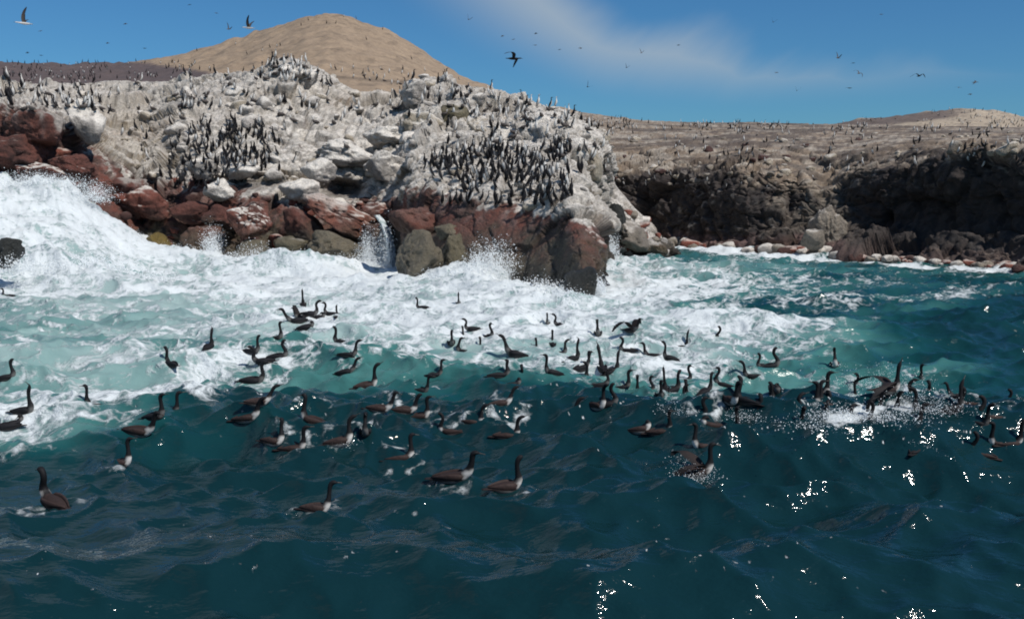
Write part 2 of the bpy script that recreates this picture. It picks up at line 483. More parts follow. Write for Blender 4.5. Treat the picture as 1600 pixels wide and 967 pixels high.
c = mix(c, np.array((0.085, 0.062, 0.048))[None], dk * 0.75)
spots = sstep(0.66, 0.72, fbm(P * 1.6, 3, 421)) * (1 - upf)
c = mix(c, np.array((0.30, 0.27, 0.24))[None], spots * 0.6)
bt = np.exp(-(((px_ - 1280) / 70) ** 2 + ((py_ - 330) / 60) ** 2))
c = mix(c, np.array((0.22, 0.19, 0.15))[None], np.clip(bt, 0, 1) * 0.6 * sstep(0.4, 0.6, med))
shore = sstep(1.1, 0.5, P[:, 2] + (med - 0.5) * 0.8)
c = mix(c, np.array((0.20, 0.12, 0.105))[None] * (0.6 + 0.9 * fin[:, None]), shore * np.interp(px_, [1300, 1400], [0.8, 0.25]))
c = mix(c, C_CLIFF_SHADE[None] * (0.5 + fin[:, None]), sstep(1300, 1350, px_) * sstep(5.0, 3.0, P[:, 2]) * sstep(0.5, 0.9, P[:, 2]) * 0.9)
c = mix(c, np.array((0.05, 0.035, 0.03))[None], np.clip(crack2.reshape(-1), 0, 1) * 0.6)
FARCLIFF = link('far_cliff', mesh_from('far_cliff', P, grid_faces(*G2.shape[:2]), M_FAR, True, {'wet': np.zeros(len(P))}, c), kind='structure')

# ------------------------------------------------------------------ hills behind
def hill(name, sil, base_py, Y0, Y1, nu, nv, colf, over=60, bumpy=0.35, power=1.0, seed=0, Y0s=None):
    xs = np.linspace(sil[0][0], sil[-1][0], nu)
    ys = np.interp(xs, [s[0] for s in sil], [s[1] for s in sil])
    k = np.ones(5) / 5
    ys = np.convolve(np.pad(ys, 2, mode='edge'), k, 'valid')
    ys = ys + (fbm2(np.stack([xs * 0.05, xs * 0], -1), 3, 71) - 0.5) * 3.5
    crest = at(xs, ys, Y1)
    b = at(xs, np.interp(xs, *base_py), Y0 if Y0s is None else np.interp(xs, *Y0s))
    t = np.linspace(0, 1, nv)
    H = np.zeros((nu, nv, 3))
    for i, q in enumerate(t):
        H[:, i] = b * (1 - q) + crest * q
        H[:, i, 2] = b[:, 2] + (crest[:, 2] - b[:, 2]) * q ** power
    tail = [crest + np.array((0, over * s, -over * s * s * 0.25)) for s in (0.08, 0.25, 0.6, 1.0)]
    H = np.concatenate([H] + [x[:, None] for x in tail], 1)
    P = H.reshape(-1, 3)
    P = P.copy()
    gx_ = fbm(P * np.array((0.22, 0.05, 0.05)), 4, seed + 9)
    P[:, 2] -= bumpy * 3.2 * np.abs(gx_ - 0.5) * 2
    P[:, 2] += bumpy * (fbm(P * 0.12, 3, seed) - 0.5) * 3 + bumpy * (fbm(P * 0.6, 4, seed + 5) - 0.5) * 1.6
    H = P.reshape(H.shape)
    return link(name, mesh_from(name, P, grid_faces(nu, nv + 4), M_SAND, True, {'wet': np.zeros(len(P))}, colf(P)), kind='structure'), H
SIL = [(-500,100),(-200,98),(0,97),(100,98),(190,97),(250,88),(300,78),(350,65),(400,49),(440,34),(475,25),(500,19),(520,19),(545,25),(580,38),(620,55),(660,78),(700,103),(740,125),(800,147),(860,163),(900,172),(960,181),(1000,187),(1060,191),(1120,196),(1200,205)]
def col_hill(P):
    px, py = to_px(P)
    m = fbm(P * 0.35, 4, 501); f = fbm(P * 1.3, 4, 502)
    g_ = fbm(P * np.array((0.5, 0.12, 0.6)), 5, 505, 0.6)
    c = np.array((0.290, 0.212, 0.142))[None] * (0.66 + 0.40 * m[:, None] + 0.30 * g_[:, None])
    c = mix(c, np.array((0.15, 0.11, 0.075))[None], sstep(0.58, 0.70, g_) * 0.6)
    colony = sstep(-6, 6, (98 + 26 * sstep(-100, 150, px) * 0 + 26) - py + 0 * px + (m - 0.5) * 20)
    edge = np.interp(px, [-400, 180, 240, 320, 420], [93, 93, 100, 112, 150])
    dark = sstep(-3, 3, py - edge + (f - 0.5) * 8) * sstep(440, 330, px)
    c = mix(c, np.array((0.070, 0.050, 0.052))[None] * (0.7 + 0.7 * f[:, None]), dark * 0.93)
    gul = np.exp(-((py - np.interp(px, [360, 430, 520, 620, 680], [126, 119, 120, 128, 132])) / 2.2) ** 2) * sstep(330, 420, px) * sstep(720, 640, px)
    c = mix(c, np.array((0.13, 0.095, 0.065))[None], gul * 0.8)
    pk = sstep(0.60, 0.68, f) * sstep(60, 30, py)
    c = mix(c, np.array((0.10, 0.08, 0.055))[None], pk * 0.5)
    low = sstep(0.58, 0.66, f) * sstep(170, 182, py) * sstep(880, 940, px)
    c = mix(c, np.array((0.09, 0.065, 0.06))[None], low * 0.8)
    return c
HILL, Hg = hill('sand_hill', SIL, ([-500, 300, 500, 700, 850, 900, 1200], [150, 150, 160, 160, 190, 197, 212]), 66, 190, 420, 150, col_hill, over=200, bumpy=0.30, power=1.25, seed=61, Y0s=([800, 880, 1200], [66, 118, 118]))
SIL2 = [(1180,215),(1260,200),(1310,192),(1350,187),(1400,181),(1450,173),(1500,168),(1550,171),(1600,179),(1660,186),(1750,195),(1900,205)]
def col_hill2(P):
    px, py = to_px(P)
    f = fbm(P * 1.1, 4, 512); m = fbm(P * 0.3, 3, 511)
    c = np.array((0.38, 0.31, 0.23))[None] * (0.74 + 0.5 * f[:, None])
    e = np.interp(px, [1250, 1350, 1480, 1510], [200, 186, 172, 168])
    d = sstep(1520, 1470, px) * sstep(9, 5, np.abs(py - e - 6))
    c = mix(c, np.array((0.085, 0.06, 0.055))[None], np.clip(d + 0.6 * sstep(0.6, 0.66, f), 0, 1) * 0.85)
    return c
HILL2, Hg2 = hill('low_pale_hill', SIL2, ([1180, 1900], [222, 222]), 108, 150, 240, 60, col_hill2, over=60, bumpy=0.22, seed=81)
# ------------------------------------------------------------------ boulders
from mathutils import noise as mn
import bmesh
def ico(sub):
    bm = bmesh.new(); bmesh.ops.create_icosphere(bm, subdivisions=sub, radius=1.0)
    V = np.array([v.co[:] for v in bm.verts]); Fa = np.array([[v.index for v in f.verts] for f in bm.faces]); bm.free()
    return V, Fa
ICO = {k: ico(k) for k in (2, 3, 4, 5)}
def boulder_shape(sub, seed, planes=13, sharp=0.035, rough=0.07, squash=0.72):
    V, Fa = ICO[sub]
    rough = rough * 1.5
    r = np.random.default_rng(seed)
    n = r.normal(size=(planes, 3)); n /= np.linalg.norm(n, axis=1, keepdims=True)
    d = r.uniform(0.62, 1.0, planes)
    q = V @ n.T
    rad = d[None] / np.maximum(q, 1e-3)
    rad = np.where(q > 0.05, rad, 9.0)
    R = -sharp * np.log(np.exp(-np.minimum(rad, 3) / sharp).sum(1))      # soft minimum: facets with worn edges
    R = np.minimum(R, 1.3)
    R = R + rough * (fbm(V * 1.8 + seed, 5, seed, 0.6) - 0.5) * 3
    if sub > 3:
        F1, F2, VV, RR = worley(V * 2.6 + seed, seed)
        R = R + 0.10 * ((RR[:, 0] - 0.5) + (VV * (RR - 0.5) * 2).sum(-1)) - 0.05 * np.exp(-(F2 - F1) / 0.08)
    W = V * R[:, None]
    W = W / np.abs(W).max(0)
    return W, Fa
def vert_normals(V, Fa):
    fn = np.cross(V[Fa[:, 1]] - V[Fa[:, 0]], V[Fa[:, 2]] - V[Fa[:, 0]])
    n = np.zeros_like(V)
    for k in range(3): np.add.at(n, Fa[:, k], fn)
    return n / (np.linalg.norm(n, axis=1, keepdims=True) + 1e-9)
PAL = {'red': (C_RED * 1.1, 0.45), 'darkred': (C_DRED * 1.15, 0.15), 'olive': (C_OLIVE * 1.5, 0.0), 'yellow': (np.array((0.17, 0.12, 0.03)), 0.0),
       'tan': (np.array((0.42, 0.36, 0.28)), 0.6), 'greenish': (np.array((0.14, 0.12, 0.075)), 0.25), 'grey': (C_GREY, 0.75), 'white': (C_GREY * 1.3, 1.0),
       'black': (C_WET * 1.0, 0.0), 'tide': (np.array((0.150, 0.128, 0.088)), 0.0), 'rustbrown': (np.array((0.10, 0.045, 0.03)), 0.1), 'salmon': (np.array((0.25, 0.105, 0.07)), 0.35),
       'pale': (np.array((0.24, 0.205, 0.165)), 0.3)}
def boulder(px, py, Y, rx, ry, kind, label, cat='boulder', rz=0.0, depth=None, sub=4, seed=None, tilt=0.0, group=None, name='boulder', planes=16):
    seed = seed if seed is not None else int(px * 7 + py)
    c = at(px, py, Y)
    s = np.array((rx * Y / F, (depth or (rx + ry) * 0.5) * Y / F, ry * Y / F))
    V, Fa = boulder_shape(sub, seed, planes)
    V = V * s
    ca, sa = math.cos(tilt), math.sin(tilt)
    V = np.stack([V[:, 0] * ca + V[:, 2] * sa, V[:, 1], -V[:, 0] * sa + V[:, 2] * ca], -1)
    n = vert_normals(V, Fa)
    P = V + c
    base, gu = PAL[kind]
    med = fbm(P * 1.4, 4, seed); fin = fbm(P * 5, 3, seed + 1)
    col = base[None] * (0.6 + 0.8 * med[:, None])
    if kind in ('red', 'darkred', 'rustbrown', 'salmon'):
        col = mix(col, C_DRED[None], sstep(0.5, 0.62, fbm(P * 0.9, 3, seed + 4)) * 0.7)
        rc, _w = rock_color(P, n)
        col = col * 0.5 + rc * 0.5
    if gu > 0:
        g = sstep(1.05 - gu, 1.35 - gu * 0.9, n[:, 2] * 0.9 + (med - 0.5) * 0.9 + 0.18 * gu)
        col = mix(col, C_GUANO[None] * (0.8 + 0.35 * fin[:, None]), g * min(1, 0.5 + gu))
    z = P[:, 2]
    weed = sstep(1.1, 0.5, z + (med - 0.5) * 0.8)
    if kind not in ('tide', 'pale', 'black'):
        col = mix(col, C_OLIVE[None], weed * 0.7)
    wt_ = sstep(0.55, 0.15, z + (med - 0.5) * 0.4)
    col = mix(col, C_WET[None], wt_ * 0.75)
    me = mesh_from(name, V, Fa, M_ROCK, True, {'wet': sstep(2.5, 0.8, z)}, col)
    o = link(name, me, loc=c, label=label, category=cat)
    if group: o['group'] = group
    return o
BOULDERS = [
 (228,322,48.6,48,34,'red','big rust red boulder at the left foot of the headland above the white wash',0.2,None),
 (250,386,46.3,22,26,'yellow','small mustard yellow weed covered boulder right at the edge of the white wash',0,None),
 (312,376,45.6,36,30,'rustbrown','dark brown boulder between the yellow boulder and the whitewater gully',0.1,None),
 (398,346,44.8,44,30,'red','rounded red boulder with a white guano cap leaning to the right',0.45,'cap'),
 (385,398,44.4,36,26,'tide','flat grey brown boulder at the waterline under the red boulder with the white cap',0,None),
 (345,345,46.8,30,26,'darkred','dark maroon boulder squeezed left of the white capped red boulder',0,None),
 (300,335,48.0,34,22,'darkred','low dark red boulder right of the big rust red boulder',0.2,None),
 (452,392,44.5,30,24,'greenish','mossy dark boulder at the waterline right of the white capped red boulder',0,None),
 (470,352,46.2,36,26,'darkred','dark blocky boulder behind the salmon coloured slab',0.3,None),
 (518,392,44.2,52,30,'tide','broad olive brown boulder at the waterline below the salmon slab',0.25,None),
 (530,334,46.6,62,24,'salmon','long tilted salmon red slab under the dark hollow',0.42,None),
 (590,372,45.4,26,26,'darkred','dark boulder at the top of the small waterfall on its left side',0,None),
 (600,330,47.2,34,22,'salmon','reddish boulder above the small waterfall',0.1,None),
 (655,406,35.6,38,50,'tide','tall smooth olive tan boulder standing in the surf right of the waterfall',0.10,None),
 (712,400,36.2,24,38,'greenish','narrow grey green boulder beside the tall olive tan one',0,None),
 (648,345,40.2,42,24,'rustbrown','rust brown ledge block on top of the tall olive tan boulder',0.1,None),
 (700,362,38.4,30,16,'tide','small flat greenish block behind the narrow grey green boulder',0,None),
 (908,448,30.2,30,36,'black','black wet rock at the very tip of the promontory',0.1,None),
 (918,385,33.4,30,34,'red','red rock shoulder with a white streaked top at the promontory tip',0.25,None),
 (10,394,33.0,22,26,'black','black wet rock alone in the white wash at the left edge',0,None),
 (60,205,45.8,42,34,'darkred','large near black red rock face at the far left above the maroon rubble',0,None),
 (20,238,45.2,44,34,'darkred','dark maroon rock low at the far left edge',0,None),
 (120,262,45.6,44,26,'darkred','maroon rubble block just above the wash at the left',0.35,None),
 (60,268,45.0,50,22,'red','crumbly maroon rock along the top of the left wash',0.1,None),
 (205,292,48.2,30,20,'darkred','dark red block between the left wash and the big rust red boulder',0,None),
 (662,196,53.5,36,30,'tan','big smooth cream boulder high on the white slope',0.35,None),
 (705,190,54.0,30,30,'greenish','tall olive grey rock standing right of the cream boulder',0,None),
 (745,206,52.8,20,28,'tan','beige rock pillar right of the olive grey rock',0,None),
 (445,116,60.0,34,24,'grey','grey white rock heap crowning the headland, its tallest outcrop',0,None),
 (480,124,60.5,24,20,'grey','grey rock right of the tallest outcrop on the crest',0,None),
 (405,135,60.0,22,18,'grey','grey rock left of the tallest outcrop on the crest',0,None),
 (648,150,57.5,24,26,'grey','rounded dark grey rock on the crest below the right foot of the sand hill',0,None),
 (498,270,49.2,28,24,'white','white stained block hanging over the dark hollow',0.1,None),
 (470,300,48.4,34,24,'white','pale pinkish block left of the dark hollow',0.3,None),
 (600,262,50.4,42,26,'grey','pale grey broken block in the middle of the white face',0.1,None),
 (536,240,51.6,50,26,'grey','large grey block left of the centre of the white face',0.15,None),
 (610,215,53.6,46,20,'white','flat white ledge block above the middle of the face',0.05,None),
 (375,268,49.3,34,16,'white','white topped ledge under the left cormorant crowd',0.05,None),
 (320,262,49.8,26,20,'grey','grey ledge block among the left cormorant crowd',0.0,None),
 (345,300,48.0,24,22,'white','small white streaked block below the left cormorant crowd',0.0,None),
 (135,190,48.0,34,34,'grey','rounded grey rock between the dark left face and the tan slope',0.2,None),
 (925,262,45.5,22,30,'tan','cream rock buttress at the right end of the white slope',0.1,None),
 (930,215,52.0,24,20,'tan','small sandy rock at the top right end of the white slope',0.0,None),
 (1292,362,52.6,30,44,'pale','pale grey rock buttress standing out of the dark far cliff',0.1,None),
 (1268,374,50.6,20,18,'pale','smaller pale rock at the left foot of the buttress below the far cliff',0,None),
 (958,345,50.0,22,34,'black','blackish rock wedge in the gap behind the promontory',0.2,None),
 (985,372,49.8,34,24,'pale','pale topped rock of the small spur behind the promontory',0.5,None),
 (1022,388,50.2,26,16,'red','reddish rock at the seaward end of the small spur',0.3,None),
 (890,245,44.5,30,32,'white','white coated rock below the right end of the crest',0.2,None),
 (850,205,49.5,34,26,'white','bright white rock slab on the right shoulder of the headland',0.3,None),
 (790,215,51.0,26,22,'white','white rock between the beige pillar and the bright slab',0.0,None),
]
for (px, py, Y, rx, ry, kd, lb, tl, ex) in BOULDERS:
    big_ = max(rx, ry) > 26
    boulder(px, py, Y, rx, ry, kd, lb, tilt=tl, sub=5 if max(rx, ry) > 40 else 4, planes=(9 if kd == 'tide' and ry > 45 else 15))

bpy.context.view_layer.update()
def hit(obj, px, py):
    x, y, z = ray(px, py)
    d = Vector((float(x), float(y), float(z))).normalized()
    ok, loc, nor, _ = obj.ray_cast(Vector((0, 0, CAM_H)), d)
    return (loc, nor) if ok else (None, None)

# loose rocks lying on the headland: each a piece of it
SHAPES = {}
for kd in ('white', 'grey', 'red', 'darkred', 'tan', 'pale'):
    L = []
    for k in range(5):
        V, Fa = boulder_shape(3, 900 + k * 13 + len(kd), 10, 0.03, 0.10)
        n = vert_normals(V, Fa)
        base, gu = PAL[kd]
        med = fbm(V * 1.5 + k * 9, 3, k)
        col = base[None] * (0.6 + 0.8 * med[:, None])
        g = sstep(0.9 - gu * 0.7, 1.1 - gu * 0.5, n[:, 2] + (med - 0.5) * 0.9)
        col = mix(col, C_GUANO[None], g * min(1, gu * 1.1))
        L.append(mesh_from('rock', V, Fa, M_ROCK, True, {'wet': np.zeros(len(V))}, col))
    SHAPES[kd] = L
rr = random.Random(5)
def scatter_rocks(parent, n, region, size, kinds):
    k = 0; tries = 0
    while k < n and tries < n * 4:
        tries += 1
        px = rr.uniform(region[0], region[1]); py = rr.uniform(region[2], region[3])
        loc, nor = hit(parent, px, py)
        if loc is None or loc.z < 0.1: continue
        if 615 < px < 955 and py > np.interp(px, *RED_TOP) - 12: continue
        if parent is HEADLAND and nor.z < 0.25 and rr.random() < 0.6: continue
        s = size[0] + (size[1] - size[0]) * rr.random() ** 2.2
        kd = kinds(px, py)
        o = link('rock', rr.choice(SHAPES[kd]), parent=parent, loc=loc - nor * s * 0.15)
        o.scale = (s * rr.uniform(0.8, 1.3), s * rr.uniform(0.7, 1.1), s * rr.uniform(0.45, 0.9))
        o.rotation_euler = (rr.uniform(-.35, .35), rr.uniform(-.35, .35), rr.uniform(0, 6.28))
        k += 1
def kind_h(px, py):
    rt = np.interp(px, *RED_TOP)
    if py > rt - 4: return rr.choice(['red', 'darkred', 'darkred'])
    if 110 < px < 270: return rr.choice(['tan', 'white', 'grey'])
    return rr.choice(['white', 'white', 'grey', 'grey', 'tan'])
scatter_rocks(HEADLAND, 170, (0, 935, 100, 330), (0.18, 0.60), kind_h)
scatter_rocks(HEADLAND, 45, (180, 620, 300, 405), (0.25, 0.7), kind_h)
scatter_rocks(HEADLAND, 30, (960, 1045, 330, 400), (0.2, 0.55), lambda x, y: rr.choice(['pale', 'grey', 'red', 'white']))
scatter_rocks(FARCLIFF, 30, (1340, 1590, 205, 245), (0.15, 0.45), lambda x, y: rr.choice(['pale', 'tan']))
scatter_rocks(FARCLIFF, 60, (960, 1340, 205, 290), (0.18, 0.5), lambda x, y: rr.choice(['pale', 'pale', 'tan', 'darkred']))
# the strip of lit rocks along the foot of the far cliff
for k in range(120):
    px = 1050 + 550 * (k / 120.0) ** 1.15 + rr.uniform(-4, 4)
    yb = np.interp(px, [1050, 1060, 1120, 1165, 1205, 1250, 1290, 1335, 1400, 1470, 1560, 1680], [384, 386, 390, 394, 397, 400, 403, 406, 410, 415, 421, 432])
    x, y = ground(px, yb + rr.uniform(-2.5, 1.5))
    s = rr.uniform(0.18, 0.55) * (1.0 if px < 1340 else 0.6)
    o = link('rock', rr.choice(SHAPES[rr.choice(['pale', 'red', 'grey', 'darkred'])]), parent=FARCLIFF, loc=(x, y + 0.5, s * 0.3))
    o.scale = (s * 1.3, s, s * 0.8); o.rotation_euler = (0, 0, rr.uniform(0, 6.28))

# (px, py of the waterline, height px above it, heading, pose, sink 0-1, dark, label)
SEA_BIRDS = [
 (8,592,34,'R','erect',0,1,'cormorant cut by the left edge, topmost of the left edge birds, looking right'),
 (36,642,44,'R','alert',0,1,'cormorant with a straight raised neck right of the crowded birds at the left edge'),
 (12,668,44,'L','erect',0,1,'cormorant looking left, its body crossing others at the left edge'),
 (20,662,16,'RA','tucked',0,1,'low cormorant with head tucked in the tangle of birds at the left edge'),
 (10,698,26,'L','curved',.3,1,'lowest cormorant of the left edge tangle, only neck and back showing'),
 (150,628,33,'L','erect',0,1,'lone cormorant with cocked tail on the white foam band at the left, facing left'),
 (268,571,34,'LA','curved',0,1,'upright cormorant with kinked neck and bill raised left on the turquoise water'),
 (262,637,31,'R','erect',.1,1,'rightmost of the three close cormorants at the end of the left foam band'),
 (242,650,40,'R','erect',0,1,'middle of the three close cormorants at the end of the left foam band'),
 (216,676,46,'R','leaning',0,0,'front cormorant of the close trio, on the dark edge of the foam'),
 (188,725,46,'R','erect',.05,0,'brown cormorant below the close trio, seen from behind with neck raised'),
 (86,787,66,'LA','curved',0,0,'big near cormorant at the lower left with bill pointing left'),
 (326,543,34,'A','alert',0,1,'cormorant seen from behind with bill up, alone left of the middle foam'),
 (392,550,33,'R','erect',0,1,'cormorant with bill level, leftmost of the close knot of four left of centre'),
 (412,566,33,'L','curved',0,1,'cormorant looking back left in the close knot of four left of centre'),
 (434,559,33,'R','curved',0,1,'rightmost cormorant of the close knot of four left of centre'),
 (430,524,23,'R','erect',.3,1,'thin necked cormorant floating low just above the knot of four'),
 (394,598,43,'R','curved',0,1,'tall necked cormorant below the knot of four at the foam edge'),
 (402,630,36,'R','leaning',0,0,'cormorant with pale lit bill just below the tall necked one'),
 (385,655,41,'R','leaning',0,0,'low brown cormorant with long trailing tail under the pale billed one'),
 (465,503,28,'L','leaning',0,1,'left looking cormorant of the squabbling bunch on the foam'),
 (483,492,28,'R','curved',0,1,'right looking cormorant of the squabbling bunch on the foam'),
 (474,476,24,'A','alert',.2,1,'cormorant with bill straight up behind the squabbling bunch'),
 (496,497,12,'R','tucked',0,1,'hunched cormorant at the right of the squabbling bunch'),
 (478,512,14,'R','tucked',.2,1,'diving cormorant at the foot of the squabbling bunch'),
 (488,660,46,'L','erect',0,0,'white breasted cormorant facing left with tail held up right of the brown ones'),
 (457,697,38,'R','erect',0,0,'brown cormorant with white breast directly below the left facing white breasted one'),
 (425,692,46,'R','backward',0,0,'dark cormorant touching the tail of the brown white breasted one'),
 (518,489,20,'L','curved',.4,1,'hook necked small cormorant right of the squabbling bunch'),
 (526,491,16,'A','erect',.4,1,'small straight necked cormorant beside the hook necked one'),
 (535,531,24,'L','erect',0,1,'cormorant facing left alone on foam right of the squabbling bunch'),
 (543,556,31,'R','erect',0,1,'long tailed cormorant facing right, upper of an overlapping pair'),
 (540,583,29,'R','leaning',0,1,'cormorant facing right, lower of an overlapping pair'),
 (572,603,40,'R','erect',.2,0,'erect cormorant with pale throat, body low at the green edge of the foam'),
 (660,481,20,'L','erect',.1,1,'small cormorant with flat long tail near the tall tan boulder'),
 (716,471,18,'T','alert',0,1,'small cormorant facing the camera nearest the rocks'),
 (705,535,26,'T','curved',.2,1,'thin cormorant facing forward left of the group on the central foam'),
 (738,515,24,'L','curved',0,1,'upper cormorant of the central foam group, body pointing right'),
 (726,527,22,'A','erect',.3,1,'straight necked cormorant in the middle of the central foam group'),
 (726,545,21,'L','backward',.1,1,'lower cormorant of the central foam group'),
 (762,525,24,'RT','curved',.3,1,'cormorant standing apart right of the central foam group'),
 (752,543,19,'A','erect',.5,1,'short neck of a low swimming cormorant below the one standing apart'),
 (678,586,31,'R','erect',0,1,'cormorant with tail to the left, upper of two at the foam edge left of centre'),
 (656,607,30,'R','erect',.1,1,'cormorant just below and left of the upper foam edge one'),
 (592,640,36,'R','leaning',.05,0,'brown backed cormorant with white breast, left end of the middle row'),
 (630,642,34,'R','leaning',.05,0,'second brown backed cormorant of the middle row'),
 (655,652,40,'R','erect',.05,0,'third cormorant of the middle row, head darkest and highest'),
 (571,672,37,'T','curved',.35,1,'black neck rising from the dark water left of the middle row'),
 (530,692,47,'R','erect',.05,0,'wet speckled cormorant with white throat splashing below the middle row'),
 (625,706,32,'R','erect',.35,0,'nearly submerged cormorant with only its neck clear'),
 (708,747,54,'R','leaning',0,0,'left bird of the two large brown cormorants near the centre front'),
 (790,763,58,'R','erect',0,0,'right bird of the two large brown cormorants near the centre front, white breast'),
 (493,797,57,'R','erect',0,0,'nearest large brown cormorant alone at the front, left of centre'),
 (704,673,36,'L','curved',0,0,'cormorant with white breast turned left, wings slightly lifted'),
 (737,651,31,'R','erect',.15,0,'dark headed cormorant with white throat right of the one turned left'),
 (792,674,35,'R','erect',0,0,'brown cormorant above the pair of large ones'),
 (806,556,38,'L','leaning',0,1,'large black cormorant leaning left on the foam at the centre'),
 (780,588,33,'R','backward',0,1,'cormorant looking left with raised tail below the large leaning one'),
 (816,592,24,'A','curved',.3,1,'small upright cormorant right of the raised tail one'),
 (800,597,10,'R','tucked',.2,1,'dipping cormorant between the raised tail one and the small upright one'),
 (782,630,33,'R','leaning',.1,0,'cormorant with bright white breast spot under the dipping one'),
 (842,543,16,'A','erect',.6,1,'short dark neck alone on the foam right of centre'),
 (857,499,13,'T','curved',.4,1,'tiny cormorant on the foam left of the hook necked distant one'),
 (877,505,18,'L','curved',.3,1,'hook necked distant cormorant under the promontory tip'),
 (864,537,24,'A','erect',.2,1,'left bird of a tight pair on the foam right of centre'),
 (873,547,20,'R','erect',.4,1,'right bird of a tight pair on the foam right of centre'),
 (895,560,34,'RA','alert',.2,1,'tall thin necked cormorant above the dense black cluster'),
 (864,583,32,'L','erect',.1,1,'cormorant with neck like a post left of the dense black cluster'),
 (935,522,28,'T','erect',0,1,'plump cormorant facing the camera below the promontory tip'),
 (982,546,22,'L','curved',.2,1,'cormorant on the foam under the wings of the landing one'),
 (1020,553,24,'L','erect',0,1,'left bird of two alike facing left on the right part of the foam'),
 (1047,562,31,'L','erect',0,1,'right bird of two alike facing left on the right part of the foam'),
 (1064,538,24,'R','alert',.3,1,'slender cormorant with bill raised right of the landing bird'),
 (908,577,30,'RA','leaning',0,1,'cormorant leading into the dense black cluster from the left'),
 (917,565,22,'T','curved',.5,1,'curled neck at the upper left of the dense black cluster'),
 (942,578,44,'A','alert',0,1,'tallest neck in the dense black cluster'),
 (956,580,34,'RA','alert',0,1,'straight neck at the right side of the dense black cluster'),
 (926,585,22,'L','erect',0,1,'low bird in the middle of the dense black cluster'),
 (936,602,30,'R','curved',0,1,'lower bird of the dense black cluster looking right'),
 (925,604,10,'LA','tucked',0,1,'flat backed bird stretching left from the dense black cluster'),
 (932,636,42,'RT','erect',0,0,'brown cormorant with spread tail below the dense black cluster'),
 (948,630,34,'R','curved',.2,1,'dark neck beside the brown one below the dense black cluster'),
 (970,600,26,'R','erect',.3,1,'cormorant just right of the dense black cluster'),
 (998,605,24,'T','erect',.4,1,'first of a row of three short necks right of the dense black cluster'),
 (1009,602,18,'R','curved',.4,1,'second of a row of three short necks, bill level'),
 (1031,612,28,'T','erect',.2,1,'left bird in the knot of three tall necks'),
 (1041,608,38,'A','alert',.2,1,'tallest bird in the knot of three tall necks'),
 (1050,607,30,'RA','erect',.2,1,'right bird in the knot of three tall necks'),
 (1057,617,20,'R','erect',.4,1,'low bird with level bill under the knot of three tall necks'),
 (1075,613,20,'A','curved',.4,1,'short neck right of the knot of three tall necks'),
 (1000,672,20,'R','tucked',0,0,'brown and white cormorant preening with its head on its back'),
 (1031,670,38,'R','erect',.3,0,'black neck with white throat right of the preening bird'),
 (1112,662,16,'L','tucked',0,0,'hunched mottled cormorant above the splashing bird'),
 (1100,692,38,'L','erect',.25,0,'cormorant facing left directly behind the splashing bird'),
 (1130,527,19,'L','curved',0,1,'far cormorant facing left on the right tongue of foam'),
 (1176,582,25,'L','erect',0,1,'left bird of the trio below the right tongue of foam'),
 (1192,572,26,'LT','curved',.2,1,'middle bird of the trio below the right tongue of foam'),
 (1203,574,33,'R','curved',.1,1,'right bird of the trio below the right tongue of foam'),
 (1304,570,30,'T','erect',.1,0,'lone cormorant with white breast right of the foam tongue'),
 (1102,612,34,'RA','erect',.1,1,'dark cormorant between the three necks and the upright brown one'),
 (1140,626,46,'T','erect',0,0,'brown upright cormorant with a pale flank streak'),
 (1166,627,42,'LA','erect',0,1,'slim black cormorant right of the upright brown one'),
 (1210,610,21,'T','tucked',0,1,'low triangular shape of a cormorant coming down behind the black ones'),
 (1236,632,26,'R','curved',.5,1,'thin dark neck left of the crowd over the breaking crest'),
 (1268,620,30,'R','erect',.2,1,'upper left bird of the crowd over the breaking crest'),
 (1250,648,28,'T','erect',.2,1,'bottom left bird of the crowd over the breaking crest'),
 (1276,603,28,'RT','erect',.1,0,'back bird of the crowd over the crest with white throat'),
 (1293,627,34,'L','erect',0,0,'middle bird of the crowd over the crest, white at its breast'),
 (1307,633,28,'A','erect',.1,1,'neck just right of the middle bird over the breaking crest'),
 (1314,648,20,'R','erect',.2,1,'lowest bird of the crowd, half in the white water'),
 (1147,658,32,'T','erect',.2,1,'straight neck in front of the upright brown cormorant'),
 (1176,652,22,'RA','curved',.2,1,'short neck right of the straight one in front of the brown cormorant'),
 (1340,643,23,'R','erect',.3,1,'neck with level bill at the left of the breaking crest'),
 (1392,628,30,'T','erect',.1,0,'cormorant right under the one beating its wings in the spray'),
 (1371,646,22,'L','curved',.2,1,'cormorant low in the spray left of the wing beater'),
 (1415,647,27,'R','erect',.2,1,'cormorant with bill right in the spray right of the wing beater'),
 (1445,637,36,'L','erect',.1,1,'cormorant left of the tall necked one at the right end of the spray'),
 (1487,642,56,'R','alert',0,1,'very tall necked cormorant at the right end of the spray'),
 (1521,628,31,'L','curved',.2,0,'cormorant right of the tall necked one, upper of two'),
 (1527,647,28,'RT','erect',.3,1,'cormorant right of the tall necked one, lower of two'),
 (1588,620,17,'L','curved',.3,0,'faint far cormorant near the right edge'),
 (1431,690,24,'RA','leaning',.4,1,'cormorant splashing alone on the front face of the crest'),
 (1535,701,32,'LA','curved',.3,0,'front bird of the three together at the lower right edge'),
 (1562,682,32,'L','erect',.1,0,'middle bird of the three together at the lower right edge'),
 (1578,684,34,'R','erect',.1,0,'rear bird of the three together at the lower right edge'),
 (14,462,16,'L','curved',.2,1,'tiny cormorant by the black wet rock in the white wash'),
 (1433,582,15,'T','erect',.4,1,'tiny dark neck beyond the wing beater in the spray'),
 (1085,640,24,'R','curved',.3,1,'low dark cormorant left of the straight neck in front of the brown one'),
 (1192,640,26,'A','erect',.3,1,'dark neck between the black slim bird and the thin necked one'),
